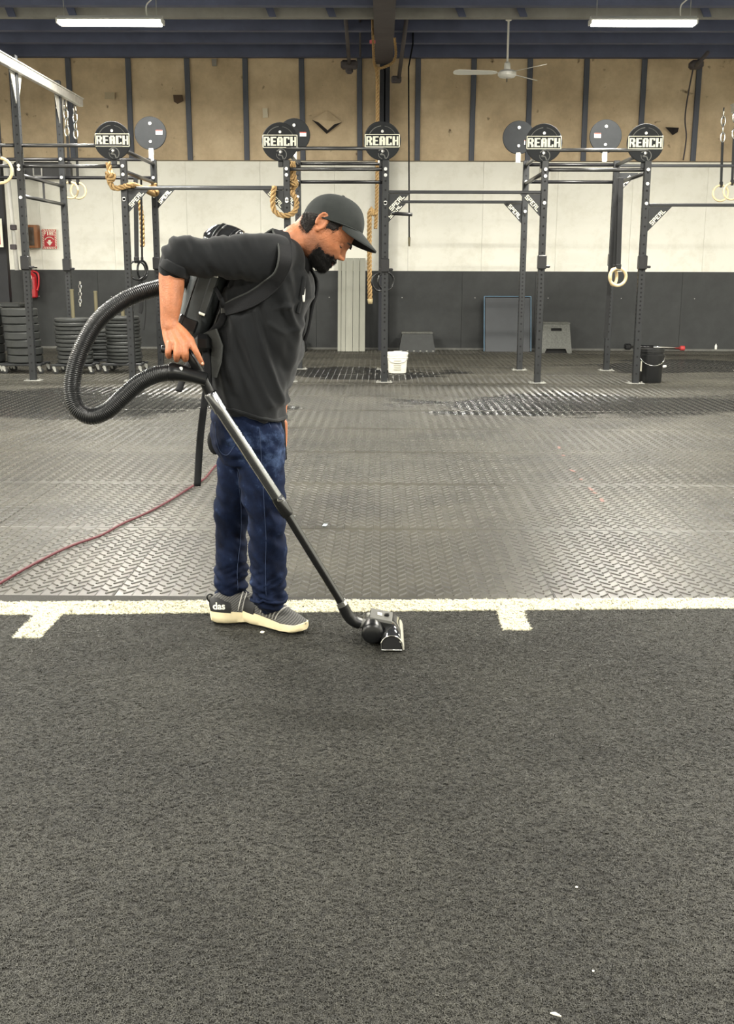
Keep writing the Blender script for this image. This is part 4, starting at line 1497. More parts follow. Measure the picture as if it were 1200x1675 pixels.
# ---- buckets
def bucket(px, pyb, r, h, mat, lab, handle_mat, lid=False):
    g_ = G(px, pyb)
    g_.y += r
    x, y = P(px, pyb, g_.y).x, g_.y
    t = thing('bucket', lab, 'bucket', (x, y, 0.005))
    z0 = 0.005
    MB().lathe((x, y, z0), [(r * 0.86, 0), (r * 0.88, 0.006), (r * 0.97, h * 0.8), (r * 1.03, h * 0.8), (r * 1.03, h * 0.84), (r * 0.98, h * 0.85), (r * 0.99, h * 0.91), (r * 1.04, h * 0.915), (r * 1.04, h * 0.94), (r, h * 0.945), (r, h), (r * 0.95, h), (r * 0.93, h * 0.9)], 32).obj('pail', mat, t, True, 35)
    if lid:
        MB().lathe((x, y, z0 + h - 0.005), [(r * 1.07, 0), (r * 1.07, 0.02), (r * 1.0, 0.026), (r * 0.5, 0.022)], 32).cbox((x + 0.0, y, z0 + h + 0.024), (0.1, 0.1, 0.02), 0.006).obj('lid', mat, t, True, 35)
    pth = []
    for i in range(13):
        a = math.pi * i / 12
        pth.append(Vector((x - r * 1.03 * math.cos(a), y - r * 0.98 * math.sin(a) - 0.006, z0 + h * 0.82 - h * (0.3 if not lid else 0.28) * math.sin(a) + (0 if lid else -0.0))))
    MB().tube(pth, 0.005, 6).obj('handle', handle_mat, t, True)
    return t, x, y


MT['pailwhite'] = M('white_pail', (240, 238, 226), 0.4)
MT['pailblack'] = M('black_pail', (24, 25, 26), 0.35)
t, bx_, by_ = bucket(649.5, 611.5, 0.132, 0.245, 'pailwhite', 'white lidded pail standing beside the middle rig post', 'caster', True)
mb = MB()
for i in range(5):      # rows of small print on the label, as faint bars
    mb.cbox((bx_ - 0.0, by_ - 0.131, 0.055 + 0.028 * i), (0.1 - 0.01 * (i % 2), 0.004, 0.012), 0.001)
mb.obj('label_print', M('faint_print', (176, 172, 158), 0.6), t)
t, bx_, by_ = bucket(1062.5, 627.5, 0.148, 0.40, 'pailblack', 'black bucket with wire handle standing by the right-hand rig post', 'chrome')
MB().cyl((bx_ + 0.12, by_ - 0.13, 0.205), (bx_ + 0.16, by_ - 0.06, 0.2), 0.014, 8).obj('grip', 'white', t)
MB().box((bx_ - 0.133, by_ - 0.06, 0.2), (0.004, 0.05, 0.12)).obj('label', 'cream', t)

# ---- barbell lying by the wall
t = thing('barbell', 'thin barbell with a red end lying against the right wall', 'barbell', P(1070, 569, 18.2))
MB().tube([P(1022, 566, 18.3), P(1112, 569.5, 18.3)], 0.026, 8).obj('shaft', 'chrome', t, True)
MB().tube([P(1112, 569.5, 18.3), P(1119, 569.7, 18.3)], 0.04, 10).obj('end_cap', M('red_cap', (200, 70, 70), 0.5), t, True)
MB().cbox(P(1026, 567, 18.25), (0.11, 0.1, 0.1), 0.02).obj('grip_end', 'ringblack', t)
MB().tube([P(1045, 567, 18.28), P(1068, 568, 18.28)], 0.032, 8).obj('collar', 'ringblack', t, True)
tag(MB().lathe(P(1170, 571.5, 18.3), [(0.018, 0), (0.02, 0.005), (0.02, 0.06), (0.009, 0.075), (0.009, 0.09)], 12).obj('small_bottle', 'white', None, True, 40), 'tiny white bottle at the foot of the right wall', 'bottle')

# ---- ceiling fan
Yf = 15.6
hub = P(829, 119, Yf)
t = thing('ceiling_fan', 'white three-bladed ceiling fan hanging at upper right', 'fan', (hub.x, Yf, hub.z))
top = P(831, 19, Yf)
top.x = hub.x
MB().cyl(hub, top, 0.014, 8).obj('rod', 'white', t, True)
MB().lathe((hub.x, Yf, top.z - 0.12), [(0.015, 0), (0.04, 0.01), (0.06, 0.1), (0.065, 0.12), (0.06, 0.125)], 16).cyl((hub.x, Yf, top.z), (hub.x, Yf, 4.92), 0.02, 8).obj('canopy', 'white', t, True, 40)
MB().lathe(hub + Vector((0, 0, -0.06)), [(0.02, -0.01), (0.1, 0), (0.125, 0.025), (0.125, 0.06), (0.09, 0.09), (0.045, 0.1), (0.04, 0.18), (0.02, 0.2)], 24).obj('motor', 'white', t, True, 40)
MB().cyl(hub + Vector((0, 0, -0.12)), hub + Vector((0, 0, -0.06)), 0.006, 6).obj('pull', 'ringblack', t)
for a in (rad(183), rad(52), rad(-55)):
    d = Vector((math.cos(a), math.sin(a), 0))
    s_ = Vector((-math.sin(a), math.cos(a), 0))
    tl = Vector((0, 0, 1))
    rings = []
    for k, (u, w) in enumerate(((0.14, 0.03), (0.2, 0.055), (0.35, 0.065), (0.55, 0.075), (0.66, 0.078), (0.71, 0.06), (0.73, 0.02))):
        c = hub + d * u + Vector((0, 0, 0.0))
        sv = (s_ * 0.97 + tl * 0.25) * w
        rings.append([c - sv - tl * 0.003, c + sv - tl * 0.003, c + sv + tl * 0.003, c - sv + tl * 0.003])
    bl = MB().loft(rings).obj('blade', 'white', t)
    br = MB().cbox(hub + d * 0.13, (0.12, 0.03, 0.008), 0.003, Matrix.Rotation(a, 3, 'Z')).obj('blade_iron', 'galv')
    br.parent = bl
# thin cable on upper right wall
tag(MB().tube(catmull([P(1134, 108, 18.42), P(1124, 160, 18.47), P(1120, 195, 18.47), P(1122, 225, 18.47), P(1117, 262, 18.48)], 6), 0.012, 6).obj('trailing_cable', 'girder', None, True), 'thin dark cable trailing down the brown wall at upper right', 'cable')
tag(MB().tube([P(1138, 108, 17.9), P(1157, 86, 17.2)], 0.03, 8).cbox(P(1138, 106, 18.1), (0.2, 0.2, 0.12), 0.03).obj('roof_pipe', 'girder', None, True), 'short dark brace at the top of the right-hand stud', 'pipe')

# ---- bits on the floor
MT['crumb'] = M('white_crumb', (235, 230, 215), 0.8)


def crumb(px, py, s_, lab, mat='crumb', z=0.008):
    p = G(px, py, z)
    mb = MB()
    mb.sphere((p.x, p.y, p.z), (s_, s_ * 0.8, s_ * 0.5), 7, 5, Matrix.Rotation(random.uniform(0, 3), 3, 'Z'))
    for i, v in enumerate(mb.v):
        k = 1 + 0.35 * noise.noise((v[0] * 300, v[1] * 300, v[2] * 300))
        mb.v[i] = (p.x + (v[0] - p.x) * k, p.y + (v[1] - p.y) * k, p.z + (v[2] - p.z) * k)
    tag(mb.obj('debris', mat), lab, 'debris')


crumb(943, 1451, 0.0035, 'white crumb on the turf at right, the highest of the three')
crumb(970, 1588, 0.0032, 'white crumb on the turf at right, the middle one')
mb = MB()
p = G(908, 1661, 0.009)
mb.prism([p + Vector(v) for v in ((-0.009, 0.004, 0), (0.0, 0.0045, 0.001), (0.010, -0.004, 0), (0.004, -0.005, 0.002))], (0, 0, 0.003))
tag(mb.obj('debris', 'crumb'), 'white paper scrap on the turf near the bottom edge', 'debris')
crumb(429, 1034, 0.009, 'white crumb on the turf just below the front shoe')
p = G(531, 859, 0.006)
mb = MB().prism([p + Vector(v) for v in ((-0.012, -0.02, 0), (0.006, -0.024, 0), (0.014, 0.02, 0), (-0.006, 0.024, 0))], (0, 0, 0.002))
tag(mb.obj('tape_scrap', M('pale_blue_tape', (180, 200, 205), 0.5)), 'pale blue tape scrap on the rubber mats beside the wand', 'scrap')

# faint pink chalk dashes on the mats
MT['chalk'] = M('pink_chalk', (136, 106, 100), 0.9)
mb = MB()
for i, (px_, py_) in enumerate(((914, 732), (921, 745), (936, 770), (950, 784), (966, 800), (972, 806), (984, 818))):
    p = G(px_, py_, 0.0048)
    l_ = 0.05 if i % 2 else 0.09
    mb.box(p, (0.02, l_, 0.001), Matrix.Rotation(rad(8 * (i % 3) - 6), 3, 'Z'))
tag(mb.obj('chalk_mark', 'chalk'), 'faint row of pink chalk dashes on the rubber mats at right', 'chalk mark')

# ================================================================== THE MAN
MT['skin'] = M('skin', (180, 116, 80), 0.48, var=(34, 0.2), bump=(190, 0.25))
MT['hair'] = M('short_dark_hair', (34, 28, 25), 0.6, var=(180, 0.5), bump=(420, 0.8))
MT['beard'] = M('dark_beard', (22, 19, 18), 0.7, var=(200, 0.5), bump=(420, 0.9))
MT['shirt'] = M('black_polo_knit', (21, 23, 25), 0.85, var=(7, 0.2), bump=(700, 0.15), spec=0.25, sheen=0.1)
MT['collar'] = M('black_collar', (13, 14, 16), 0.85, spec=0.2)
MT['cap'] = M('dark_grey_cap_cloth', (46, 49, 48), 0.85, var=(30, 0.1), bump=(600, 0.2), spec=0.25)
MT['capunder'] = M('cap_brim_underside', (12, 12, 13), 0.85)
MT['eyewhite'] = M('eye', (130, 112, 100), 0.4)


def M_denim():
    m = M('indigo_denim', (30, 46, 82), 0.85, spec=0.15)
    nt, N, L, b = nodes_of(m)
    tc = N.new('ShaderNodeTexCoord')
    n = N.new('ShaderNodeTexNoise'); n.inputs['Scale'].default_value = 22; n.inputs['Detail'].default_value = 9; n.inputs['Roughness'].default_value = 0.7
    L.new(tc.outputs['Object'], n.inputs['Vector'])
    at = N.new('ShaderNodeAttribute'); at.attribute_name = 'fade_fold_light'
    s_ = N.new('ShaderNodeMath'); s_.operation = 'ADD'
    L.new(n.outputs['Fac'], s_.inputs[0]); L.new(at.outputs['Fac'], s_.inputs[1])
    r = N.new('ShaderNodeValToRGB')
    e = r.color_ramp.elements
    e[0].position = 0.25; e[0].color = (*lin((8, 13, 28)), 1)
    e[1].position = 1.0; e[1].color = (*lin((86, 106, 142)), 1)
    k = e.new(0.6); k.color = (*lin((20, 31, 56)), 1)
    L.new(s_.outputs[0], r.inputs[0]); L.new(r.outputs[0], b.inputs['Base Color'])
    w = N.new('ShaderNodeTexNoise'); w.inputs['Scale'].default_value = 500
    mp = N.new('ShaderNodeMapping'); mp.inputs['Scale'].default_value = (1, 1, 0.25)
    L.new(tc.outputs['Object'], mp.inputs['Vector']); L.new(mp.outputs[0], w.inputs['Vector'])
    bp_ = N.new('ShaderNodeBump'); bp_.inputs['Strength'].default_value = 0.25; bp_.inputs['Distance'].default_value = 0.004
    L.new(w.outputs['Fac'], bp_.inputs['Height']); L.new(bp_.outputs[0], b.inputs['Normal'])
    return m


MT['denim'] = M_denim()
YC = 3.88                       # depth of the body's mid plane
SCL = 465.0                     # pixels per metre there

# ---------------- head in its own frame: forward, towards camera, up
HP = rad(40)
HF = Vector((math.cos(HP), 0, -math.sin(HP)))
HU = Vector((math.sin(HP), 0, math.cos(HP)))
HR = rad(8)                     # the near ear is a little higher
HL, HU = Vector((0, -1, 0)) * math.cos(HR) + HU * math.sin(HR), HU * math.cos(HR) - Vector((0, -1, 0)) * math.sin(HR)
HO = P(525, 370, YC)


def hd(f, l, u):
    return HO + HF * f + HL * l + HU * u


# level: (up, back, front, half width)
HEAD = [(0.120, 0.005, 0.04, 0.02), (0.114, -0.012, 0.06, 0.042), (0.102, -0.032, 0.08, 0.056), (0.085, -0.048, 0.097, 0.066), (0.06, -0.062, 0.110, 0.0725), (0.03, -0.068, 0.117, 0.0755),
        (0.012, -0.069, 0.1215, 0.0765), (0.002, -0.069, 0.119, 0.076), (-0.008, -0.0685, 0.114, 0.075), (-0.02, -0.0675, 0.1125, 0.074), (-0.035, -0.066, 0.111, 0.072), (-0.047, -0.064, 0.110, 0.07),
        (-0.056, -0.062, 0.112, 0.068), (-0.063, -0.06, 0.1145, 0.066), (-0.070, -0.057, 0.1085, 0.064), (-0.077, -0.053, 0.1125, 0.062), (-0.086, -0.047, 0.106, 0.059),
        (-0.096, -0.038, 0.107, 0.054), (-0.106, -0.022, 0.106, 0.047), (-0.115, 0.0, 0.098, 0.036), (-0.121, 0.03, 0.086, 0.02)]
HEAD = HEAD[::-1]
NOSE = [(-0.052, 0.0), (-0.047, 0.014), (-0.041, 0.026), (-0.034, 0.026), (-0.024, 0.019), (-0.012, 0.011), (0.0, 0.005), (0.012, 0.0)]
NOSEW = [(-0.052, 0.016), (-0.042, 0.0145), (-0.034, 0.011), (-0.02, 0.0085), (0.0, 0.008)]
TB = [(a[0], a[1]) for a in HEAD]
TF = [(a[0], a[2]) for a in HEAD]
TW = [(a[0], a[3]) for a in HEAD]


def smooth_tab(tab, x):
    return (lerp1(tab, x - 0.003) + 2 * lerp1(tab, x) + lerp1(tab, x + 0.003)) / 4


def head_pt(u, t, grow=0.0):
    b, f, w = smooth_tab(TB, u), smooth_tab(TF, u), smooth_tab(TW, u)
    mid = (0.0 if b < 0 else b) + (0.012 if b < -0.03 else 0)
    mid = min(max(mid, b + 0.01), f - 0.01)
    c, s_ = math.cos(t), math.sin(t)
    ex = 0.86
    cc = math.copysign(abs(c) ** ex, c)
    ss = math.copysign(abs(s_) ** (ex if c < 0 else 0.95), s_)
    # face narrows to the front below the eyes
    fr = f - mid
    bk = mid - b
    ff = mid + (fr + grow if c > 0 else bk + grow) * cc
    ll = (w + grow) * ss
    if c > 0 and u < 0.02:
        ll *= 1 - 0.16 * min(1, (0.02 - u) / 0.1) * c
    if c > 0:
        nz = lerp1(NOSE, u)
        nw = lerp1(NOSEW, u)
        ff += nz * math.exp(-(ll / nw) ** 2)
        # eye sockets and brow
        for sg_ in (-1, 1):
            d2 = ((ll - sg_ * 0.033) / 0.017) ** 2 + ((u + 0.006) / 0.011) ** 2
            ff -= 0.010 * math.exp(-d2)
            d3 = ((ll - sg_ * 0.04) / 0.022) ** 2 + ((u + 0.032) / 0.016) ** 2
            ff += 0.003 * math.exp(-d3)
    return hd(ff, ll, u)


def head_loft(us, n=96, grow=0.0):
    return [[head_pt(u, 2 * math.pi * j / n, grow) for j in range(n)] for u in us]


body = MB()
us = [HEAD[0][0] + (HEAD[-1][0] - HEAD[0][0]) * i / 75 for i in range(76)]
body.loft(head_loft(us, 120))


def ell_tube(mb, pts, n=20, up=(0, 1, 0), sub=5):
    """pts: (Vector, r_inplane, r_depth)"""
    ctr = catmull([p[0] for p in pts], sub)
    ra = catmull([Vector((p[1], p[2], 0)) for p in pts], sub)
    m = len(ctr)
    rings = []
    for i in range(m):
        t = (ctr[min(i + 1, m - 1)] - ctr[max(i - 1, 0)]).normalized()
        d = Vector(up)
        d = (d - t * d.dot(t)).normalized()
        a = t.cross(d)
        rings.append([ctr[i] + a * (ra[i].x * math.cos(2 * math.pi * j / n)) + d * (ra[i].y * math.sin(2 * math.pi * j / n)) for j in range(n)])
    # rounded ends
    for e in (0, -1):
        c = ctr[e]
        t = (ctr[1] - ctr[0]).normalized() * -1 if e == 0 else (ctr[-1] - ctr[-2]).normalized()
        ext = []
        rr = min(ra[e].x, ra[e].y)
        for k in (0.4, 0.75, 0.95):
            sc = math.sqrt(1 - k * k)
            ext.append([c + t * rr * k + (p - c) * sc for p in rings[e]])
        if e == 0:
            rings = ext[::-1] + rings
        else:
            rings = rings + ext
    mb.loft(rings)
    return mb


# neck
ell_tube(body, [(hd(-0.02, 0, -0.02), 0.055, 0.056), (hd(-0.022, 0, -0.065), 0.057, 0.057), (hd(-0.035, 0, -0.11), 0.058, 0.06), (P(470, 425, YC), 0.062, 0.07), (P(452, 455, YC), 0.07, 0.09)])


def ear(sg_):
    c = Vector((0.0, 0.0715 * sg_, 0.0))
    rim = []
    for i in range(22):
        a = rad(-150 + 300 * i / 21) + math.pi / 2 + math.pi / 2
        # C-shaped rim, open to the front-bottom
        ang = rad(-60 + 290 * i / 21)
        rim.append(hd(-0.004 + 0.0165 * math.cos(ang) - 0.006 * math.sin(ang) * 0.4, sg_ * (0.083 - 0.004 * math.cos(ang)), 0.004 + 0.028 * math.sin(ang) * 1.0))
    body.tube(rim, 0.0042, 8)
    # lobe and bowl
    body.sphere(hd(0.003, sg_ * 0.078, -0.026), 0.0085, 10, 8)
    rot = Matrix((HF, HL, HU)).transposed()
    body.sphere(hd(-0.004, sg_ * 0.0755, 0.004), (0.0165, 0.0045, 0.028), 16, 10, rot)
    # inner fold
    fold = [hd(-0.004 + 0.009 * math.cos(rad(a)), sg_ * 0.081, 0.006 + 0.016 * math.sin(rad(a))) for a in range(20, 250, 20)]
    body.tube(fold, 0.0026, 6)
    body.sphere(hd(0.0105, sg_ * 0.078, -0.004), (0.004), 8, 6)


ear(1)
ear(-1)

# arms
RSH = P(442, 424, YC - 0.19)
REL = P(293, 423, YC - 0.245)
ell_tube(body, [(P(455, 425, YC - 0.08), 0.055, 0.05), (P(442, 424, YC - 0.15), 0.052, 0.046), (P(370, 420, YC - 0.215), 0.046, 0.045), (REL, 0.041, 0.041)])
ell_tube(body, [(REL, 0.043, 0.042), (P(282, 443, 3.63), 0.0425, 0.043), (P(280.5, 470, 3.62), 0.041, 0.042), (P(279, 500, 3.605), 0.035, 0.037), (P(277, 523, 3.595), 0.0295, 0.027), (P(278, 535, 3.588), 0.030, 0.024)])
# right hand on the grip: wrist to knuckles, then fingers
HY = 3.575
WR = P(279, 534, 3.588)
MCP = [P(312, 557, 3.553), P(302, 561, 3.546), P(290, 565, 3.545), P(277, 566, 3.553)]
for k, (m_, off) in enumerate(zip(MCP, (9, 3, -4, -10))):
    ell_tube(body, [(P(279 + off * 0.9, 531, 3.59), 0.0135, 0.0135), (WR.lerp(m_, 0.5) + Vector((0.006 * (1.5 - k), 0.004, 0)), 0.0165, 0.015), (m_, 0.0132, 0.0130)], 12)
ell_tube(body, [(P(280, 540, 3.59), 0.028, 0.02), (P(290, 556, 3.575), 0.033, 0.02), (P(294, 563, 3.57), 0.03, 0.016)], 14, (0, 1, 0))
FING = [
    [(312, 557, 3.553, .0122), (319, 572, 3.540, .0105), (326, 586, 3.545, .0092), (330.5, 595, 3.552, .0076)],
    [(302, 561, 3.546, .0126), (303, 579, 3.532, .0118), (303, 588, 3.556, .0104), (303, 584, 3.588, .0085)],
    [(290, 564, 3.544, .0126), (289, 580, 3.530, .0118), (289, 588, 3.556, .0102), (290, 584, 3.588, .0085)],
    [(277, 563, 3.550, .0118), (275, 576, 3.538, .0110), (276, 583, 3.562, .0096), (278, 579, 3.590, .0080)],
    [(285, 540, 3.606, .0150), (297, 556, 3.622, .0125), (309, 569, 3.612, .0108), (317, 579, 3.598, .0088)],
]
# finger nail on the pointing finger
MT['nail'] = M('nail', (226, 186, 160), 0.3)
NAIL = (P(330.3, 594, 3.544), Vector((0.25, -0.9, 0.3)).normalized())
for fg in FING:
    ell_tube(body, [(P(a, b, c), r, r) for a, b, c, r in fg], 12, (0, 1, 0), 4)

# left arm hangs on the far side
ell_tube(body, [(P(470, 430, YC + 0.1), 0.06, 0.06), (P(465, 440, YC + 0.19), 0.055, 0.055), (P(455, 500, YC + 0.22), 0.048, 0.048), (P(450, 565, YC + 0.215), 0.042, 0.042), (P(455, 615, YC + 0.2), 0.039, 0.038), (P(457, 655, YC + 0.185), 0.031, 0.029), (P(455, 690, YC + 0.175), 0.027, 0.022)])
for k in range(4):
    x_ = 446 + 6 * k
    ell_tube(body, [(P(x_ + 1, 692, YC + 0.175), 0.012, 0.012), (P(x_ + 1, 718, YC + 0.175), 0.0115, 0.011), (P(x_ - 1, 738, YC + 0.165), 0.010, 0.010), (P(x_ - 5, 752 - 2 * abs(k - 1), YC + 0.155), 0.009, 0.009), (P(x_ - 10, 757 - 2 * abs(k - 1), YC + 0.15), 0.008, 0.008)], 10)
ell_tube(body, [(P(458, 695, YC + 0.16), 0.013, 0.013), (P(460, 715, YC + 0.145), 0.011, 0.011), (P(457, 735, YC + 0.14), 0.009, 0.009)], 10)
# trunk, pelvis, legs and feet under the clothes
ell_tube(body, [(P(465, 420, YC), 0.07, 0.13), (P(447, 450, YC), 0.105, 0.17), (P(432, 500, YC), 0.115, 0.16), (P(418, 570, YC), 0.105, 0.14), (P(408, 630, YC), 0.095, 0.135), (P(404, 690, YC), 0.09, 0.13)], 28)
LEGN = [(P(416, 715, 3.82), 0.07, 0.066), (P(428, 780, 3.80), 0.066, 0.07), (P(434, 850, 3.82), 0.056, 0.06), (P(436, 900, 3.845), 0.052, 0.055), (P(434, 960, 3.87), 0.038, 0.04), (P(434, 985, 3.885), 0.033, 0.035)]
LEGF = [(P(398, 715, 3.95), 0.07, 0.066), (P(386, 780, 3.98), 0.062, 0.068), (P(380, 850, 3.99), 0.054, 0.058), (P(378, 900, 3.99), 0.05, 0.053), (P(377, 960, 3.99), 0.038, 0.04), (P(377, 982, 3.99), 0.033, 0.035)]
ell_tube(body, LEGN)
ell_tube(body, LEGF)
bm_ = voxel(body, 0.0034, 2, 0.4)
person = link('person', bm_, 'skin', None, True)
tag(person, 'man in black polo, jeans and cap vacuuming, bent over with a backpack vacuum', 'person')
# stubble tint along the jaw as a mesh attribute
co = get_co(bm_)
rel = co - np.array(HO)
ff_ = rel @ np.array(HF)
uu_ = rel @ np.array(HU)
jaw = np.clip((0.075 - np.abs(ff_ - 0.055)) / 0.03, 0, 1) * np.clip((-0.03 - uu_) / 0.03, 0, 1) * np.clip((uu_ + 0.14) / 0.02, 0, 1)
inhead = (np.abs(rel[:, 1]) < 0.1) & (np.abs(ff_) < 0.16)
at_ = bm_.attributes.new('stubble', 'FLOAT', 'POINT')
at_.data.foreach_set('value', (jaw * inhead).astype(np.float32))
nt, N, L, b = nodes_of(MT['skin'])
src = b.inputs['Base Color'].links[0].from_socket
an = N.new('ShaderNodeAttribute'); an.attribute_name = 'stubble'
ml = N.new('ShaderNodeMath'); ml.operation = 'MULTIPLY'; ml.inputs[1].default_value = 0.55
L.new(an.outputs['Fac'], ml.inputs[0])
mx = N.new('ShaderNodeMix'); mx.data_type = 'RGBA'
L.new(ml.outputs[0], mx.inputs['Factor']); L.new(src, mx.inputs[6]); mx.inputs[7].default_value = (*lin((62, 48, 42)), 1)
L.new(mx.outputs[2], b.inputs['Base Color'])
b.inputs['Subsurface Weight'].default_value = 0.12
b.inputs['Subsurface Radius'].default_value = (0.012, 0.005, 0.003)
b.inputs['Subsurface Scale'].default_value = 0.6


# ---------------- hair and beard: shells over the head surface
def shell(name, mat, us, mask, thick, n=140, seed=1):
    mb = MB()
    rows = []
    for u in us:
        ring_ = []
        for j in range(n):
            t = 2 * math.pi * j / n
            p = head_pt(u, t)
            rel_ = p - HO
            f, l = rel_.dot(HF), rel_.dot(HL)
            k = mask(f, l, u)
            nn = 0.5 + 0.5 * noise.noise((f * 160 + seed, l * 160, u * 160))
            off = -0.006 + (0.006 + thick * (0.6 + 0.7 * nn)) * k
            c = HO + HU * u + HF * 0.015
            d = (p - c)
            d.normalize()
            ring_.append(p + d * off - HU * (0.35 * thick * k if u < -0.09 else 0))
        rows.append(ring_)
    mb.loft(rows)
    return mb.obj(name, mat, person, True)


def sm(x, a, b):
    t = min(1, max(0, (x - a) / (b - a)))
    return t * t * (3 - 2 * t)


def beard_mask(f, l, u):
    line = lerp1([(0.0, -0.03), (0.03, -0.05), (0.06, -0.066), (0.085, -0.062), (0.1, -0.0535), (0.12, -0.0535)], f)
    nz_ = 0.006 * noise.noise((f * 90, l * 90, u * 90))
    k = sm(line - u + nz_, -0.004, 0.012) * sm(f + nz_, 0.02, 0.065)
    # open around the lips
    lip = math.exp(-((u + 0.0725) / 0.0058) ** 4) * math.exp(-(l / 0.024) ** 4)
    return k * (1 - lip * (f > 0.08))


def hair_mask(f, l, u):
    capline = 0.032 + (f - 0.027) * 0.405 + 0.004
    k = sm(capline - u, -0.004, 0.0)
    back = sm(-0.008 - f, 0, 0.012) * sm(u + 0.052 + 0.25 * (f + 0.09), 0, 0.02)
    temple = sm(f, 0.012, 0.02) * sm(0.062 - f + (u - 0.03) * 0.3, 0, 0.012) * sm(u - (0.004 - 0.5 * max(0, 0.035 - f)), -0.012, 0.006) * (abs(l) > 0.03)
    return max(back, temple) * (k > 0.3)


def strands(shell_obj, name, mat, us, mask, num, ln, down, seed):
    rg = random.Random(seed)
    mb = MB()
    k_ = 0
    while k_ < num:
        u = rg.uniform(*us)
        t = rg.uniform(0, 6.2832)
        p = head_pt(u, t)
        rel_ = p - HO
        m_ = mask(rel_.dot(HF), rel_.dot(HL), u)
        k_ += 0.15
        if m_ < 0.12 + 0.3 * rg.random():
            continue
        k_ += 0.85
        n_ = (p - (HO + HU * u + HF * 0.015)).normalized()
        d_ = (n_ * 0.55 + (-HU) * down + HF * rg.uniform(-0.3, 0.3) + HL * rg.uniform(-0.3, 0.3)).normalized()
        s_ = d_.cross(n_).normalized() * 0.0007
        q = p + n_ * 0.002
        L2 = ln * rg.uniform(0.6, 1.3)
        e_ = q + d_ * L2 - HU * 0.2 * L2
        mb.add([q - s_, q + s_, e_ + s_ * 0.3, e_ - s_ * 0.3, q + n_ * 0.0007, e_], [(0, 1, 2, 3), (0, 4, 5, 3)])
    o_ = mb.obj(name, mat, None)
    o_.parent = shell_obj
    o_['kind'] = 'stuff'


bs_ = shell('beard', 'beard', [-0.1205 + 0.075 * i / 38 for i in range(39)], beard_mask, 0.008)
hs_ = shell('hair', 'hair', [-0.075 + 0.15 * i / 60 for i in range(61)], hair_mask, 0.0035, 140, 5)
strands(bs_, 'beard_hairs', 'beard', (-0.12, -0.045), lambda f, l, u: max(beard_mask(f, l, u), 0.35 * beard_mask(f + 0.006, l, u - 0.006)), 4200, 0.011, 0.9, 3)
strands(hs_, 'hair_strands', 'hair', (-0.06, 0.075), hair_mask, 3200, 0.007, 0.7, 4)
for sg_ in (-1, 1):     # eyebrow and eye
    mb = MB()
    mb.tube([hd(f, sg_ * l, u) for f, l, u in ((0.127, 0.016, 0.009), (0.122, 0.032, 0.014), (0.108, 0.05, 0.009))], [0.003, 0.004, 0.002], 6)
    mb.obj('eyebrow', 'hair', person, True)
    e_ = MB().sphere(hd(0.0905, sg_ * 0.033, -0.0105), 0.0115, 14, 10).obj('eye', 'eyewhite', person, True)
    w = MB().sphere(hd(0.0965, sg_ * 0.0335, -0.0145), 0.0062, 10, 8).obj('iris', 'hair', None, True)
    w.parent = e_
    MB().sphere(hd(0.0925, sg_ * 0.033, -0.0065), (0.0125), 16, 12).obj('eyelid', 'skin', person, True)
    MB().tube([hd(f, sg_ * l, u) for f, l, u in ((0.1005, 0.022, -0.0135), (0.1025, 0.033, -0.0145), (0.095, 0.044, -0.0145))], [0.001, 0.0016, 0.001], 6).obj('lashes', 'hair', person, True)
MB().tube([hd(f, l, u) for f, l, u in ((0.100, 0.024, -0.0715), (0.1115, 0.01, -0.0665), (0.1135, 0, -0.0675), (0.1115, -0.01, -0.0665), (0.100, -0.024, -0.0715))], [0.002, 0.0042, 0.004, 0.0042, 0.002], 8).tube([hd(f, l, u) for f, l, u in ((0.100, 0.023, -0.073), (0.1105, 0.01, -0.077), (0.112, 0, -0.0775), (0.1105, -0.01, -0.077), (0.100, -0.023, -0.073))], [0.002, 0.005, 0.0052, 0.005, 0.002], 8).obj('lips', M('lip', (150, 92, 80), 0.45), person, True)

# ---------------- cap
BA = rad(22)
BE = HF * math.cos(BA) + HU * math.sin(BA)
BN = HU * math.cos(BA) - HF * math.sin(BA)
BO = hd(0.027, 0, 0.032)


def cp(a, l, b):
    return BO + BE * a + HL * l + BN * b


rings = []
NA = 72
for i in range(24):
    s_ = i / 23
    b_ = 0.102 * math.sin(s_ * math.pi / 2) ** 1.0
    k = max(0.02, (1 - (b_ / 0.103) ** 2.35)) ** (1 / 2.35)
    ring_ = []
    for j in range(NA):
        t = 2 * math.pi * j / NA
        seam = 0.0009 * (abs((t / (2 * math.pi) * 6 + 0.5) % 1 - 0.5) < 0.035)
        wr = 0.0012 * noise.noise((math.cos(t) * 2.5, math.sin(t) * 2.5, b_ * 30))
        ka = k * (1 + (seam + wr) / 0.09)
        shift = 0.004 * s_
        ring_.append(cp(0.1065 * ka * math.cos(t) + shift, 0.087 * ka * math.sin(t), b_ - 0.004))
    rings.append(ring_)
cap = MB().loft(rings).obj('cap', 'cap', person, True)
w = MB().sphere(cp(0.004, 0, 0.099), (0.008, 0.008, 0.005), 12, 8).obj('button', 'cap', None, True); w.parent = cap
w = MB().tube([cp(0.1075 * math.cos(2 * math.pi * j / 60), 0.088 * math.sin(2 * math.pi * j / 60), -0.003) for j in range(60)], 0.003, 6, close=True).obj('band', 'cap', None, True); w.parent = cap


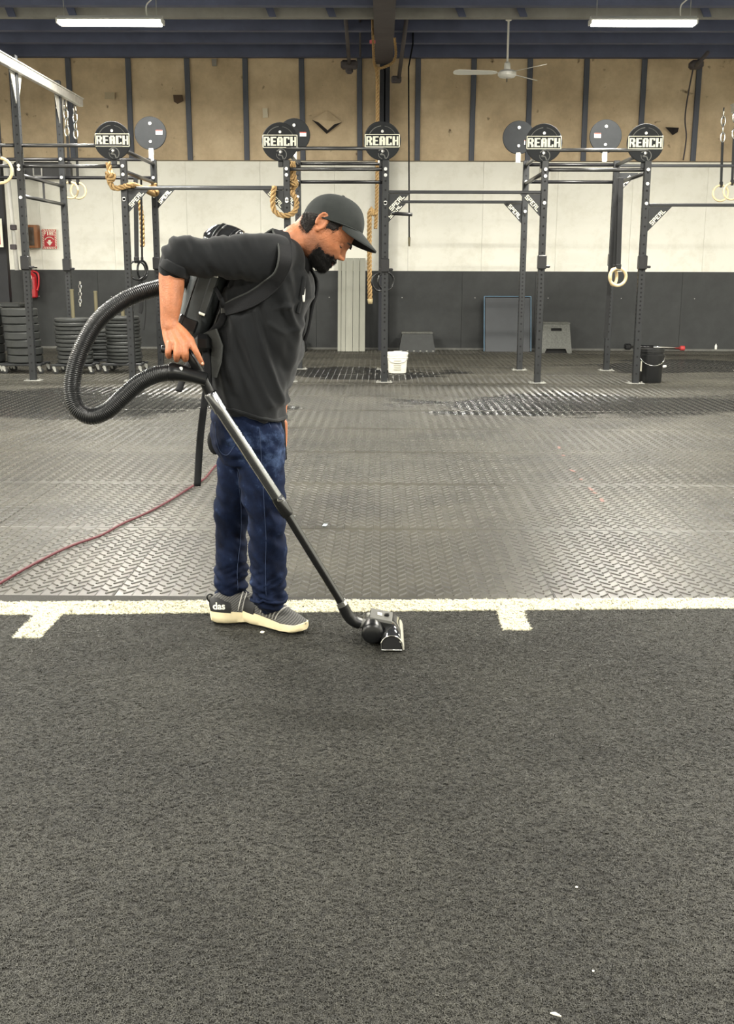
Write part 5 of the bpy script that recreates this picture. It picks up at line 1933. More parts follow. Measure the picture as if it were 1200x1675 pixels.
def brim_pt(ph, s_, dz):
    # from the band (s=0) to the visor edge (s=1)
    a0, l0 = 0.1065 * math.cos(ph), 0.087 * math.sin(ph)
    q = math.cos(ph * 90 / 72)
    a1 = a0 + 0.066 * max(0, q) ** 0.6
    l1 = l0 * (1.0 - 0.06 * max(0, q))
    a = a0 + (a1 - a0) * s_
    l = l0 + (l1 - l0) * s_
    drop = -0.042 * s_ * max(0, q) ** 0.6 - 0.016 * (l / 0.085) ** 2 * (0.2 + 0.8 * s_)
    return cp(a, l, drop + dz - 0.002)


for (dz0, dz1, nm, mt) in ((0.0, 0.0035, 'brim', 'cap'), (-0.0015, -0.0002, 'brim_underside', 'capunder')):
    mb = MB()
    n1, n2 = 36, 10
    for dz in (dz0, dz1):
        for i in range(n1 + 1):
            ph = rad(-72 + 144 * i / n1)
            for j in range(n2 + 1):
                mb.v.append(tuple(brim_pt(ph, j / n2, dz)))
    tot = (n1 + 1) * (n2 + 1)
    for i in range(n1):
        for j in range(n2):
            q = i * (n2 + 1) + j
            mb.f.append((q, q + 1, q + n2 + 2, q + n2 + 1))
            mb.f.append((tot + q, tot + q + n2 + 1, tot + q + n2 + 2, tot + q + 1))
    bd = [i * (n2 + 1) for i in range(n1 + 1)]
    bd2 = [i * (n2 + 1) + n2 for i in range(n1 + 1)]
    for seq in (bd, bd2, list(range(n2 + 1)), [n1 * (n2 + 1) + j for j in range(n2 + 1)]):
        for a, c_ in zip(seq, seq[1:]):
            mb.f.append((a, c_, tot + c_, tot + a))
    w = mb.obj(nm, mt, None, True, 50)
    w.parent = cap
mb = MB()
for k_ in range(3):
    mb.cbox(cp(0.1045 - 0.004 * k_, 0.012 * (k_ - 1), 0.014 + 0.010 * k_), (0.006, 0.014, 0.009), 0.002, Matrix((BE, HL, BN)).transposed())
w = mb.obj('front_patch', 'white'); w.parent = cap

# ---------------- polo shirt
RG = [((341, 650), (462, 688), .175), ((340, 640), (464, 680), .178), ((339, 605), (474, 628), .172), ((341, 570), (486, 583), .172), ((349, 530), (498, 540), .178), ((360, 492), (506, 502), .188), ((375, 455), (509, 470), .196), ((393, 425), (508, 455), .196), ((415, 402), (504, 446), .165), ((438, 391), (501, 440), .115), ((452, 387), (499, 434), .082)]


def ring_of(bk, fr, w, n=64, ex=2.4, grow=0.0):
    a, b = P(*bk, YC), P(*fr, YC)
    c = (a + b) / 2
    ax = (b - a) / 2
    ax = ax * (1 + grow / ax.length)
    out = []
    for j in range(n):
        t = 2 * math.pi * j / n
        cc, ss = math.cos(t), math.sin(t)
        k = (abs(cc) ** ex + abs(ss) ** ex) ** (-1 / ex)
        out.append(c + ax * cc * k + Vector((0, -1, 0)) * (w + grow) * ss * k)
    return out


# smooth the ring table
bk = catmull([Vector((*r_[0], 0)) for r_ in RG], 4)
fr = catmull([Vector((*r_[1], 0)) for r_ in RG], 4)
ww = catmull([Vector((r_[2], 0, 0)) for r_ in RG], 4)
sh = MB()
sh.loft([ring_of((a.x, a.y), (b.x, b.y), w.x) for a, b, w in zip(bk, fr, ww)])
# right sleeve to below the elbow, with a turned cuff
ell_tube(sh, [(P(465, 430, YC - 0.08), 0.085, 0.07), (P(442, 423, YC - 0.165), 0.083, 0.068), (P(400, 421, YC - 0.2), 0.076, 0.068), (P(350, 421, YC - 0.225), 0.068, 0.066), (P(312, 419, YC - 0.24), 0.064, 0.066), (P(292, 419, YC - 0.245), 0.060, 0.063)], 28)
ell_tube(sh, [(P(318, 424, YC - 0.24), 0.055, 0.06), (P(296, 420, YC - 0.245), 0.06, 0.062), (P(288, 432, YC - 0.25), 0.056, 0.06), (P(284.5, 440, YC - 0.25), 0.05, 0.056)], 28)
# left sleeve
ell_tube(sh, [(P(470, 430, YC + 0.08), 0.08, 0.07), (P(465, 440, YC + 0.165), 0.078, 0.068), (P(455, 500, YC + 0.21), 0.068, 0.065), (P(450, 560, YC + 0.215), 0.06, 0.06)], 24)
sm_ = voxel(sh, 0.006, 8, 0.5)
co = get_co(sm_)
no = get_no(sm_)
# folds: long diagonal pulls from the armpit down to the front hem, bunching on the sleeve
cA = np.array(P(395, 500, YC))
d1 = np.array((P(455, 660, YC) - P(400, 510, YC)).normalized())
n1_ = np.cross(d1, np.array((0, 1, 0)))
disp = np.zeros(len(co))
zc = np.array([P(600, 470, YC).z, P(600, 660, YC).z])
for i in range(len(co)):
    p = co[i] - cA
    s_ = float(p @ d1)
    q = float(p @ n1_)
    wtor = min(1, max(0, (0.12 + s_) / 0.15))
    v = noise.noise((q * 17, s_ * 3.2, co[i][1] * 9)) + 0.6 * noise.noise((q * 34 + 5, s_ * 5, co[i][1] * 16))
    tors = v * 0.021 * wtor
    # sleeve area
    sx_ = (P(440, 420, YC - .2).x - co[i][0]) / 0.22
    cuff_d = (P(284, 443, YC - .25) - Vector(co[i])).length
    wsl = min(1, max(0, sx_)) * min(1, max(0, (cuff_d - 0.03) / 0.06)) * (co[i][2] > P(300, 470, YC).z)
    r2 = noise.noise((co[i][0] * 30 + co[i][2] * 16, co[i][1] * 9, co[i][2] * 10)) + 0.5 * noise.noise((co[i][0] * 55 + co[i][2] * 26, co[i][1] * 16, 2.2))
    disp[i] = tors * (1 - wsl) + r2 * 0.014 * wsl
# long light-catching ridges
for (a, m1, b_, amp, wd) in (((418, 508), (430, 560), (458, 668), 0.014, 0.010), ((400, 520), (412, 590), (440, 665), 0.011, 0.011), ((470, 500), (482, 560), (470, 640), 0.010, 0.011), ((385, 520), (378, 580), (385, 640), 0.010, 0.013),
                             ((452, 505), (475, 500), (500, 488), 0.006, 0.008), ((440, 530), (468, 545), (492, 530), 0.006, 0.009)):
    cv = [np.array((v.x, v.z)) for v in [P(q.x, q.y, YC - .17) for q in catmull([Vector((*a, 0)), Vector((*m1, 0)), Vector((*b_, 0))], 40)]]
    cv = np.array(cv)
    xz = co[:, [0, 2]]
    dmin = np.sqrt(np.min(np.stack([(xz[:, 0] - c_[0]) ** 2 + (xz[:, 1] - c_[1]) ** 2 for c_ in cv]), axis=0))
    disp += amp * np.exp(-(dmin / wd) ** 2) * (no[:, 1] < 0.2)
set_co(sm_, co + no * disp[:, None])
shirt = link('polo_shirt', sm_, 'shirt', person, True)
shirt_bvh = bvh_of(sm_)
# cuff ring, collar, placket, badge
cuffc = [P(261.5, 433, YC - .25), P(306, 456, YC - .25)]
cc_ = (cuffc[0] + cuffc[1]) / 2
ax_ = (cuffc[1] - cuffc[0]) / 2
rg_ = lambda g, dn: [cc_ + ax_ * (1 + g) * math.cos(2 * math.pi * j / 48) + Vector((0, -1, 0)) * 0.064 * (1 + g) * math.sin(2 * math.pi * j / 48) + dn for j in range(48)]
dn_ = Vector((0.49, 0, 0.87))
w = MB().loft([rg_(-0.25, dn_ * 0.030), rg_(0.0, dn_ * 0.032), rg_(0.04, dn_ * 0.026), rg_(0.035, dn_ * 0.002), rg_(0.0, dn_ * -0.002), rg_(-0.06, dn_ * 0.002), rg_(-0.1, dn_ * 0.02)], cap=False).obj('cuff', 'shirt', None, True); w.parent = shirt
# collar: a standing fold round the neck, open in front
mb = MB()
nc = []
for i in range(41):
    t = rad(-165 + 330 * i / 40)          # 0 at the nape
    a = P(456, 389, YC)
    b = P(499, 441, YC)
    c = (a + b) / 2
    axv = (a - b) / 2
    inner = c + axv * math.cos(t) * 1.04 + Vector((0, -1, 0)) * 0.082 * math.sin(t)
    up_ = Vector((0.72, 0, 0.62)).normalized()
    out_ = (inner - c).normalized()
    hgt = 0.032
    fall = 0.046 + 0.03 * (abs(t) / math.pi) ** 2
    nc.append([inner + out_ * -0.006, inner + up_ * hgt - out_ * 0.006, inner + up_ * (hgt + 0.002) + out_ * 0.004, inner + up_ * (hgt - fall) + out_ * 0.040, inner + up_ * (hgt - fall - 0.003) + out_ * 0.034, inner + out_ * 0.006])
mb.loft(nc)
w = mb.obj('collar', 'collar', None, True, 60); w.parent = shirt


def on_surf(bvh, px, py, Y, off=0.004, side=-1):
    """point on a surface seen from the camera side along the view ray"""
    p = P(px, py, Y)
    d = (p - CAM).normalized()
    hit = bvh.ray_cast(CAM, d)
    if hit[0] is None:
        q = bvh.find_nearest(p)
        return q[0] + q[1] * off, q[1]
    return hit[0] + hit[1] * off, hit[1]


def ribbon(pts, width, th=0.004):
    """pts: list of (Vector, normal); a band lying on a surface"""
    mb = MB()
    ps = catmull([p for p, n in pts], 5)
    ns = catmull([n for p, n in pts], 5)
    wd = width if isinstance(width, (list, tuple)) else [width] * len(pts)
    wv = catmull([Vector((q, 0, 0)) for q in wd], 5)
    rings = []
    m = len(ps)
    for i in range(m):
        t = (ps[min(i + 1, m - 1)] - ps[max(i - 1, 0)]).normalized()
        nn = (ns[i] - t * ns[i].dot(t)).normalized()
        s_ = t.cross(nn) * wv[i].x / 2
        rings.append([ps[i] - s_, ps[i] - s_ * 0.9 + nn * th, ps[i] + s_ * 0.9 + nn * th, ps[i] + s_, ps[i] + s_ * 0.9 - nn * th * 0.5, ps[i] - s_ * 0.9 - nn * th * 0.5])
    mb.loft(rings)
    return mb


pl = [on_surf(shirt_bvh, x, y, YC - .1, 0.002) for x, y in ((497, 452), (494, 475), (489, 500), (486, 512))]
w = ribbon(pl, 0.02, 0.002).obj('placket', 'shirt', None, True); w.parent = shirt
pl = [on_surf(shirt_bvh, x, y, YC - .1, 0.002) for x, y in ((497, 470), (495.5, 481), (496, 493))]
w = ribbon(pl, [0.006, 0.014, 0.008], 0.002).obj('chest_badge', 'white', None, True); w.parent = shirt
# hem: stitched band round the bottom
hb = ring_of(RG[0][0], RG[0][1], RG[0][2], 72, 2.4, 0.004)
hb2 = []
for p in hb:
    q = shirt_bvh.find_nearest(p + Vector((0, 0, 0.012)))
    hb2.append(q[0] + q[1] * 0.0005)
w = MB().tube(hb2, 0.006, 6, close=True).obj('hem', 'shirt', None, True); w.parent = shirt

# ---------------- jeans
jn = MB()
JR = [((349, 655), (456, 672), .158), ((345, 680), (457, 690), .166), ((346, 705), (461, 710), .170), ((352, 730), (465, 735), .166), ((362, 752), (466, 755), .155)]
jn.loft([ring_of(a, b, w, 48, 2.3) for a, b, w in JR])
ell_tube(jn, [(P(424, 715, 3.80), 0.088, 0.085), (P(425, 745, 3.80), 0.088, 0.088), (P(430, 800, 3.80), 0.080, 0.085), (P(435, 855, 3.815), 0.069, 0.08), (P(437, 900, 3.835), 0.066, 0.076), (P(438, 945, 3.855), 0.066, 0.074), (P(439, 970, 3.87), 0.066, 0.074), (P(438, 978, 3.875), 0.060, 0.068)], 28)
ell_tube(jn, [(P(399, 715, 3.96), 0.09, 0.085), (P(394, 745, 3.97), 0.083, 0.088), (P(386, 800, 3.98), 0.072, 0.085), (P(380, 855, 3.99), 0.062, 0.078), (P(379, 900, 3.99), 0.060, 0.074), (P(379, 945, 3.99), 0.062, 0.072), (P(379, 970, 3.99), 0.062, 0.072), (P(379, 978, 3.99), 0.058, 0.068)], 28)
jm = voxel(jn, 0.0065, 8, 0.5)
co = get_co(jm)
no = get_no(jm)
disp = np.zeros(len(co))
zk, zan = P(435, 850, 3.82).z, P(435, 960, 3.85).z
fade_fold_light = np.zeros(len(co), dtype=np.float32)
zth = P(435, 730, 3.8).z
for i in range(len(co)):
    x_, y_, z_ = co[i]
    lowb = math.exp(-((z_ - zan) / 0.075) ** 2) if z_ > zan else 1.0
    kn = math.exp(-((z_ - zk) / 0.09) ** 2)
    th_ = math.exp(-((z_ - zth) / 0.08) ** 2)
    v = noise.noise((x_ * 9, y_ * 9, z_ * 5))
    horiz = noise.noise((x_ * 8 + 3, y_ * 8, z_ * 42 + x_ * 20)) + 0.5 * noise.noise((x_ * 13, y_ * 13 + 4, z_ * 70 - x_ * 30))
    diag = noise.noise((x_ * 22 + z_ * 22, y_ * 10, z_ * 8 - x_ * 6))
    dg2 = noise.noise((x_ * 40 + z_ * 34, y_ * 14, z_ * 14 - x_ * 12))
    disp[i] = 0.008 * v + 0.015 * lowb * horiz + (0.005 + 0.010 * kn) * diag + 0.004 * dg2 + 0.011 * th_ * noise.noise((x_ * 10 - z_ * 18, y_ * 10, z_ * 26 + x_ * 10))
    fade_fold_light[i] = 0.19 * math.exp(-((z_ - zth) / 0.13) ** 2) * max(0, no[i][0] * 0.6 + 0.4 - 0.3 * no[i][1]) + 0.12 * (horiz * lowb) + 0.07 * diag + 0.06 * dg2 - 0.03  # worn thigh, plus light streaks and dark creases of the folds painted in
set_co(jm, co + no * disp[:, None])
at_ = jm.attributes.new('fade_fold_light', 'FLOAT', 'POINT')
at_.data.foreach_set('value', fade_fold_light)
jeans = link('jeans', jm, 'denim', person, True)
jb = bvh_of(jm)
MT['stitch'] = M('pale_blue_stitching', (48, 62, 92), 0.8)
for nm, pts in (('side_seam', [(424, 700), (428, 760), (432, 830), (435, 880), (434, 930), (435, 975)]), ('back_seam', [(388, 770), (394, 830), (393, 880), (388, 930), (389, 965)]), ('pocket_edge', [(391, 668), (400, 668), (416, 669), (427, 672), (436, 685), (443, 700)]),
                ('back_pocket', [(352, 690), (354, 715), (360, 738), (372, 744), (383, 730)])):
    pp = [on_surf(jb, x, y, 3.7, 0.0008)[0] for x, y in [(q.x, q.y) for q in catmull([Vector((a, b, 0)) for a, b in pts], 6)]]
    w = MB().tube(pp, 0.0013, 5).obj(nm, 'stitch', None, True)
    w.parent = jeans
for nm, cx1, cy1, yy, rx_ in (('cuff_hem', 438, 977, 3.873, 0.064), ('cuff_hem', 379, 977, 3.99, 0.062)):
    c = P(cx1, cy1, yy)
    pts = []
    for j in range(36):
        a = 2 * math.pi * j / 36
        q = c + Vector((math.cos(a) * rx_ * 1.2, math.sin(a) * rx_ * 1.25, 0.006 * math.sin(3 * a)))
        s_ = jb.find_nearest(q)
        pts.append(s_[0] + s_[1] * 0.001)
    w = MB().tube(pts, 0.0065, 6, close=True).obj(nm, 'denim', None, True)
    w.parent = jeans

# ---------------- shoes
MT['sole'] = M('cream_foam_sole', (232, 218, 178), 0.6, var=(20, 0.08))


def M_knit():
    m = M('grey_striped_knit', (84, 84, 82), 0.8)
    nt, N, L, b = nodes_of(m)
    tc = N.new('ShaderNodeTexCoord')
    wv = N.new('ShaderNodeTexWave'); wv.bands_direction = 'X'; wv.inputs['Scale'].default_value = 42; wv.inputs['Distortion'].default_value = 0.6
    mp = N.new('ShaderNodeMapping'); mp.inputs['Rotation'].default_value = (0, rad(-52), 0)
    L.new(tc.outputs['Object'], mp.inputs['Vector']); L.new(mp.outputs[0], wv.inputs['Vector'])
    r = N.new('ShaderNodeValToRGB')
    r.color_ramp.elements[0].position = 0.35; r.color_ramp.elements[0].color = (*lin((60, 60, 59)), 1)
    r.color_ramp.elements[1].position = 0.65; r.color_ramp.elements[1].color = (*lin((94, 93, 90)), 1)
    L.new(wv.outputs['Fac'], r.inputs[0]); L.new(r.outputs[0], b.inputs['Base Color'])
    bp_ = N.new('ShaderNodeBump'); bp_.inputs['Strength'].default_value = 0.3; bp_.inputs['Distance'].default_value = 0.002
    L.new(wv.outputs['Fac'], bp_.inputs['Height']); L.new(bp_.outputs[0], b.inputs['Normal'])
    return m


MT['knit'] = M_knit()
MT['heelcup'] = M('black_heel_cup', (12, 12, 13), 0.6)
MT['lace'] = M('grey_lace', (176, 174, 168), 0.7)
SH_LW = [(0.0, 0.028), (0.012, 0.036), (0.05, 0.042), (0.10, 0.041), (0.15, 0.045), (0.20, 0.05), (0.24, 0.047), (0.265, 0.038), (0.28, 0.021), (0.285, 0.006)]
SH_TOP = [(0.0, 0.10), (0.03, 0.112), (0.07, 0.12), (0.10, 0.12), (0.13, 0.110), (0.17, 0.088), (0.21, 0.07), (0.24, 0.06), (0.265, 0.05), (0.28, 0.042), (0.285, 0.038)]
SH_SOLT = [(0.0, 0.056), (0.05, 0.050), (0.12, 0.041), (0.2, 0.032), (0.26, 0.034), (0.285, 0.040)]
SH_SOLB = [(0.0, 0.012), (0.02, 0.003), (0.06, 0.0), (0.2, 0.0), (0.25, 0.003), (0.285, 0.014)]


def shoe(heel, toe, label, mirror, text):
    heel, toe = Vector(heel), Vector(toe)
    d = (toe - heel)
    d.z = 0
    L_ = 0.285
    d.normalize()
    s_ = Vector((-d.y, d.x, 0))

    def w_(x, y, z):
        return Vector((heel.x, heel.y, 0.009)) + d * x + s_ * y + Vector((0, 0, z))
    curve = lambda x: 0.006 * mirror * math.sin(math.pi * x / L_)
    xs_ = [0.0, 0.004, 0.01, 0.02, 0.035] + [0.05 + 0.0125 * i for i in range(17)] + [0.262, 0.27, 0.277, 0.282, 0.285]
    # sole
    rings_ = []
    for x in xs_:
        w2, t_, b2 = lerp1(SH_LW, x) + 0.003, lerp1(SH_SOLT, x), lerp1(SH_SOLB, x)
        flare = 0.005 if x < 0.1 else 0.002
        c_ = curve(x)
        rings_.append([w_(x, c_ + y, z) for y, z in ((-w2 * 0.8, b2), (-w2 - flare * 0.3, b2 + 0.006), (-w2 - flare, (t_ + b2) / 2), (-w2, t_), (-w2 * 0.6, t_ + 0.002), (w2 * 0.6, t_ + 0.002), (w2, t_), (w2 + flare, (t_ + b2) / 2), (w2 + flare * 0.3, b2 + 0.006), (w2 * 0.8, b2))])
    so = MB().loft(rings_)
    root_ = so.obj('sole', 'sole', None, True, 50)
    # upper
    rings_ = []
    for x in xs_:
        w2, t_, b2 = lerp1(SH_LW, x), lerp1(SH_TOP, x), lerp1(SH_SOLT, x) - 0.006
        c_ = curve(x)
        ring_ = []
        for k in range(17):
            a = math.pi * k / 16
            y = -math.cos(a)
            z = math.sin(a)
            yy_ = math.copysign(abs(y) ** 0.85, y) * w2 * (1 - 0.18 * z)
            ring_.append(w_(x, c_ + yy_, b2 + (t_ - b2) * z ** 0.8))
        rings_.append(ring_)
    up = MB().loft(rings_).obj('upper', 'knit', None, True, 60)
    up_bvh = bvh_of(up.data)
    sho = bpy.data.objects.new('shoe', None)
    COL.objects.link(sho)
    sho.parent = person
    sho['label'] = label
    for o_ in (root_, up):
        o_.parent = sho
    # black heel cup
    rings_ = []
    for x in xs_[:8]:
        w2, t_, b2 = lerp1(SH_LW, x) + 0.0045, lerp1(SH_TOP, x) * 0.97, lerp1(SH_SOLT, x) - 0.004
        t_ -= 0.3 * max(0, x - 0.03)
        ring_ = []
        for k in range(17):
            a = math.pi * k / 16
            y = -math.cos(a)
            z = math.sin(a)
            ring_.append(w_(x - 0.003, curve(x) + math.copysign(abs(y) ** 0.85, y) * w2 * (1 - 0.18 * z), b2 + (t_ - b2) * z ** 0.8))
        rings_.append(ring_)
    hc = MB().loft(rings_).obj('heel_cup', 'heelcup', None, True, 60); hc.parent = sho
    lp_ = MB().tube(catmull([w_(0.006, 0, 0.07), w_(-0.008, 0, 0.085), w_(-0.012, 0, 0.1), w_(0.0, 0, 0.108), w_(0.012, 0, 0.1)], 5), 0.0032, 6, flat=2.0).obj('heel_loop', 'heelcup', None, True); lp_.parent = sho
    mb_ = MB()
    for k in range(6):
        x0_, x1_ = 0.10 + 0.015 * k, 0.125 + 0.013 * k
        for side in (-1, 1):
            pts = []
            for q in range(7):
                f_ = q / 6
                x = x0_ + (x1_ - x0_) * f_
                a0_ = w_(x, curve(x) + side * 0.06 * (1 - f_ * 0.95), 0.03 + 0.10 * f_)
                hh = up_bvh.find_nearest(w_(x, curve(x) + side * lerp1(SH_LW, x) * (1.02 - f_ * 0.98), lerp1(SH_SOLT, x) + 0.006 + (lerp1(SH_TOP, x) - lerp1(SH_SOLT, x)) * f_ ** 0.8))
                pts.append(hh[0] + hh[1] * 0.0015)
            mb_.tube(pts, 0.0026, 6)
    lc_ = mb_.obj('laces', 'lace', None, True); lc_.parent = sho
    if text:
        cu = bpy.data.curves.new('t', 'FONT')
        cu.body = text
        cu.size = 0.034
        cu.offset = 0.0009
        cu.extrude = 0.0008
        to = bpy.data.objects.new('t', cu)
        COL.objects.link(to)
        dg = bpy.context.evaluated_depsgraph_get()
        me = bpy.data.meshes.new_from_object(to.evaluated_get(dg))
        bpy.data.objects.remove(to)
        hb_ = bvh_of(hc.data)
        for v in me.vertices:
            x, z, dz = v.co.x + 0.006, v.co.y + 0.060, v.co.z
            p = w_(x, -0.08, z)
            h_ = hb_.ray_cast(p, s_)
            if h_[0] is None:
                h_ = hb_.find_nearest(w_(x, -0.04, z))
            v.co = h_[0] + h_[1] * (0.0012 + dz)
        tl = link('lettering', me, 'cream', None)
        tl.parent = sho
    return sho


hn = G(402, 1017); hn.z = 0
tn = G(507, 1041); tn.z = 0
shoe(hn, tn, 'grey knit running shoe with cream sole, the front foot', 1, '')
hf_ = G(345, 1020)
shoe(hf_, hf_ + Vector((0.25, 0.06, 0)), 'grey knit running shoe with black heel cup, the rear foot', -1, 'das')

nq = MB().sphere(NAIL[0], (0.0042, 0.0018, 0.006), 10, 8, Matrix.Rotation(rad(-28), 3, 'Y')).obj('finger_nail', 'nail', person, True)

# ================================================================== BACKPACK VACUUM
MT['pack'] = M('charcoal_vacuum_shell', (66, 70, 71), 0.42, var=(9, 0.1), bump=(300, 0.1))
MT['packdark'] = M('black_vacuum_plastic', (19, 20, 21), 0.3)
MT['packgloss'] = M('glossy_smoke_dome', (36, 37, 38), 0.1, coat=0.8)
MT['hose'] = M('black_ribbed_hose', (24, 25, 26), 0.34)
MT['wandtube'] = M('polished_steel_tube', (150, 152, 154), 0.2, 1.0)
MT['wandlow'] = M('dark_chrome_tube', (92, 93, 94), 0.22, 1.0)
MT['padcloth'] = M('grey_hip_pad', (62, 64, 62), 0.85, bump=(300, 0.3))
MT['strapm'] = M('black_harness_webbing', (23, 24, 26), 0.8, bump=(500, 0.3), spec=0.3)
B0, T0 = P(316, 542, YC), P(370, 386, YC)
PL = (T0 - B0).length
pa = (T0 - B0).normalized()
pb = Vector((-pa.z, 0, pa.x))


def pk(a, b, y):
    return B0 + pa * a + pb * b + Vector((0, -1, 0)) * y


vac = thing('backpack_vacuum', 'black backpack vacuum with hose, steel wand and floor head worn by the man', 'vacuum', (B0.x, YC, 0))


def pk_ring(a, hb, hw, cb=0.0, n=48, ex=3.0):
    out = []
    for j in range(n):
        t = 2 * math.pi * j / n
        c, s_ = math.cos(t), math.sin(t)
        k = (abs(c) ** ex + abs(s_) ** ex) ** (-1 / ex)
        out.append(pk(a, cb + hb * c * k, hw * s_ * k))
    return out


can = MB().loft([pk_ring(a, hb, hw, cb) for a, hb, hw, cb in ((-0.012, 0.03, 0.08, 0), (-0.006, 0.048, 0.105, 0), (0.01, 0.057, 0.118, 0), (0.05, 0.062, 0.126, 0), (0.12, 0.066, 0.13, 0.002), (0.22, 0.068, 0.132, 0.003), (0.30, 0.068, 0.13, 0.002), (0.325, 0.065, 0.126, 0.0))]).obj('canister', 'pack', vac, True, 40)
lid = MB().loft([pk_ring(a, hb, hw, cb, 48, 2.5) for a, hb, hw, cb in ((0.322, 0.07, 0.131, 0), (0.335, 0.071, 0.132, 0), (0.345, 0.068, 0.126, -0.002), (0.362, 0.062, 0.115, -0.006), (0.378, 0.05, 0.095, -0.012), (0.388, 0.034, 0.068, -0.018), (0.392, 0.014, 0.03, -0.02))]).obj('lid', 'packgloss', vac, True, 40)
for b_ in (-0.03, 0.02):
    w = ribbon([(pk(0.33, b_, 0.135), Vector((0, -1, 0))), (pk(0.352, b_ - 0.002, 0.122), Vector((0.2, -1, 0.6))), (pk(0.374, b_ - 0.008, 0.1), Vector((0.3, -0.5, 1))), (pk(0.386, b_ - 0.012, 0.07), Vector((0.3, 0, 1)))], 0.016, 0.004).obj('lid_rib', 'packdark', None, True)
    w.parent = lid
# side panel, latch strip, groove lines on the near side
rotp = Matrix((pb, Vector((0, -1, 0)), pa)).transposed()
w = MB().cbox(pk(0.15, -0.028, 0.128), (0.03, 0.016, 0.14), 0.005, rotp).obj('latch_strip', 'pack', None); w.parent = can
for a in (0.083, 0.218):
    w = MB().cbox(pk(a, -0.028, 0.134), (0.026, 0.012, 0.012), 0.003, rotp).obj('latch', 'chrome', None); w.parent = can
w = MB().tube([pk(a, 0.028, 0.128) for a in (0.02, 0.1, 0.2, 0.31)], 0.0022, 6).obj('groove', 'packdark', None); w.parent = can
w = MB().cbox(pk(0.03, 0.01, 0.122), (0.07, 0.012, 0.05), 0.006, rotp).obj('vent_panel', 'packdark', None); w.parent = can
# back plate and padded frame between canister and back
MB().loft([pk_ring(a, 0.012, hw, -0.078) for a, hw in ((-0.05, 0.09), (-0.03, 0.115), (0.1, 0.12), (0.28, 0.12), (0.35, 0.1), (0.37, 0.07))]).obj('back_plate', 'packdark', vac, True, 40)

# harness
nsp = lambda x, y, Y: (lambda q: (q[0] + q[1] * 0.009, q[1]))(shirt_bvh.find_nearest(P(x, y, Y)))
st = [(pk(0.36, -0.08, 0.09), Vector((0, -0.3, 1))), nsp(415, 380, YC - .1), nsp(440, 383, YC - .11), nsp(457, 396, YC - .13)] + [on_surf(shirt_bvh, x, y, YC - .2, 0.009) for x, y in ((463, 418), (455, 446), (437, 470), (413, 488), (388, 500), (372, 507))]
MB_ = ribbon(st, [0.04, 0.05, 0.055, 0.055, 0.052, 0.05, 0.048, 0.047, 0.045, 0.038], 0.006)
sp_ = MB_.obj('shoulder_strap', 'strapm', vac, True, 45)
wid = [0.04, 0.05, 0.055, 0.055, 0.052, 0.05, 0.048, 0.047, 0.045, 0.038]
for sg_ in (-1, 1):         # piped edges
    ps = catmull([p for p, n in st], 5)
    ns = catmull([n for p, n in st], 5)
    wv = catmull([Vector((q, 0, 0)) for q in wid], 5)
    ed = []
    for i in range(len(ps)):
        t = (ps[min(i + 1, len(ps) - 1)] - ps[max(i - 1, 0)]).normalized()
        nn = (ns[i] - t * ns[i].dot(t)).normalized()
        ed.append(ps[i] + t.cross(nn) * wv[i].x * 0.5 * sg_ + nn * 0.003)
    w = MB().tube(ed, 0.0035, 6).obj('piping', 'padcloth' if sg_ > 0 else 'strapm', None, True)
    w.parent = sp_
    w.matrix_parent_inverse = Matrix.Identity(4)
st2 = [(pk(0.36, -0.08, -0.09), Vector((0, 0.3, 1))), nsp(415, 380, YC + .1), nsp(440, 384, YC + .11), nsp(470, 400, YC + .12), nsp(505, 448, YC + .09), nsp(513, 470, YC + .085), nsp(512, 500, YC + .09), nsp(500, 545, YC + .1), nsp(485, 585, YC + .13), nsp(440, 600, YC + .2)]
ribbon(st2, 0.05, 0.007).obj('shoulder_strap', 'strapm', vac, True)
# adjuster webbing from the strap end back to the pack, buckle
bk1 = on_surf(shirt_bvh, 371, 508, YC - .2, 0.006)
MB().cbox(bk1[0], (0.03, 0.012, 0.024), 0.004).obj('buckle', 'packdark', vac)
MB().tube([bk1[0], P(362, 528, YC - .165), P(345, 545, YC - .14), P(333, 552, YC - .125)], 0.013, 6, flat=0.3, up=(1, 0, 0.5)).obj('adjuster', 'strapm', vac, True)
MB().tube([bk1[0], P(362, 490, YC - .18), P(352, 470, YC - .15)], 0.008, 6, flat=0.3, up=(1, 0, 0.5)).obj('adjuster', 'strapm', vac, True)
# hip pad flap and belt
hp = []
for (x1, y1), (x2, y2) in (((333, 545), (352, 538)), ((338, 556), (357, 552)), ((346, 572), (362, 566)), ((345, 592), (360, 592)), ((341, 612), (352, 618))):
    a, b = P(x1, y1, YC - .135), P(x2, y2, YC - .185)
    hp.append([a, b, b + Vector((0.004, 0.012, 0)), a + Vector((0.004, 0.012, 0))])
MB().loft(hp).obj('hip_pad', 'padcloth', vac, True, 50)
MB().tube(catmull([P(330, 548, YC - .1), P(336, 570, YC - .14), P(339, 600, YC - .16), P(340, 632, YC - .165)], 5), 0.014, 8, flat=0.4, up=(1, 0, 0)).obj('belt', 'strapm', vac, True)
MB().cbox(P(334, 560, YC - .12), (0.06, 0.1, 0.06), 0.015).obj('hip_hinge', 'packdark', vac)
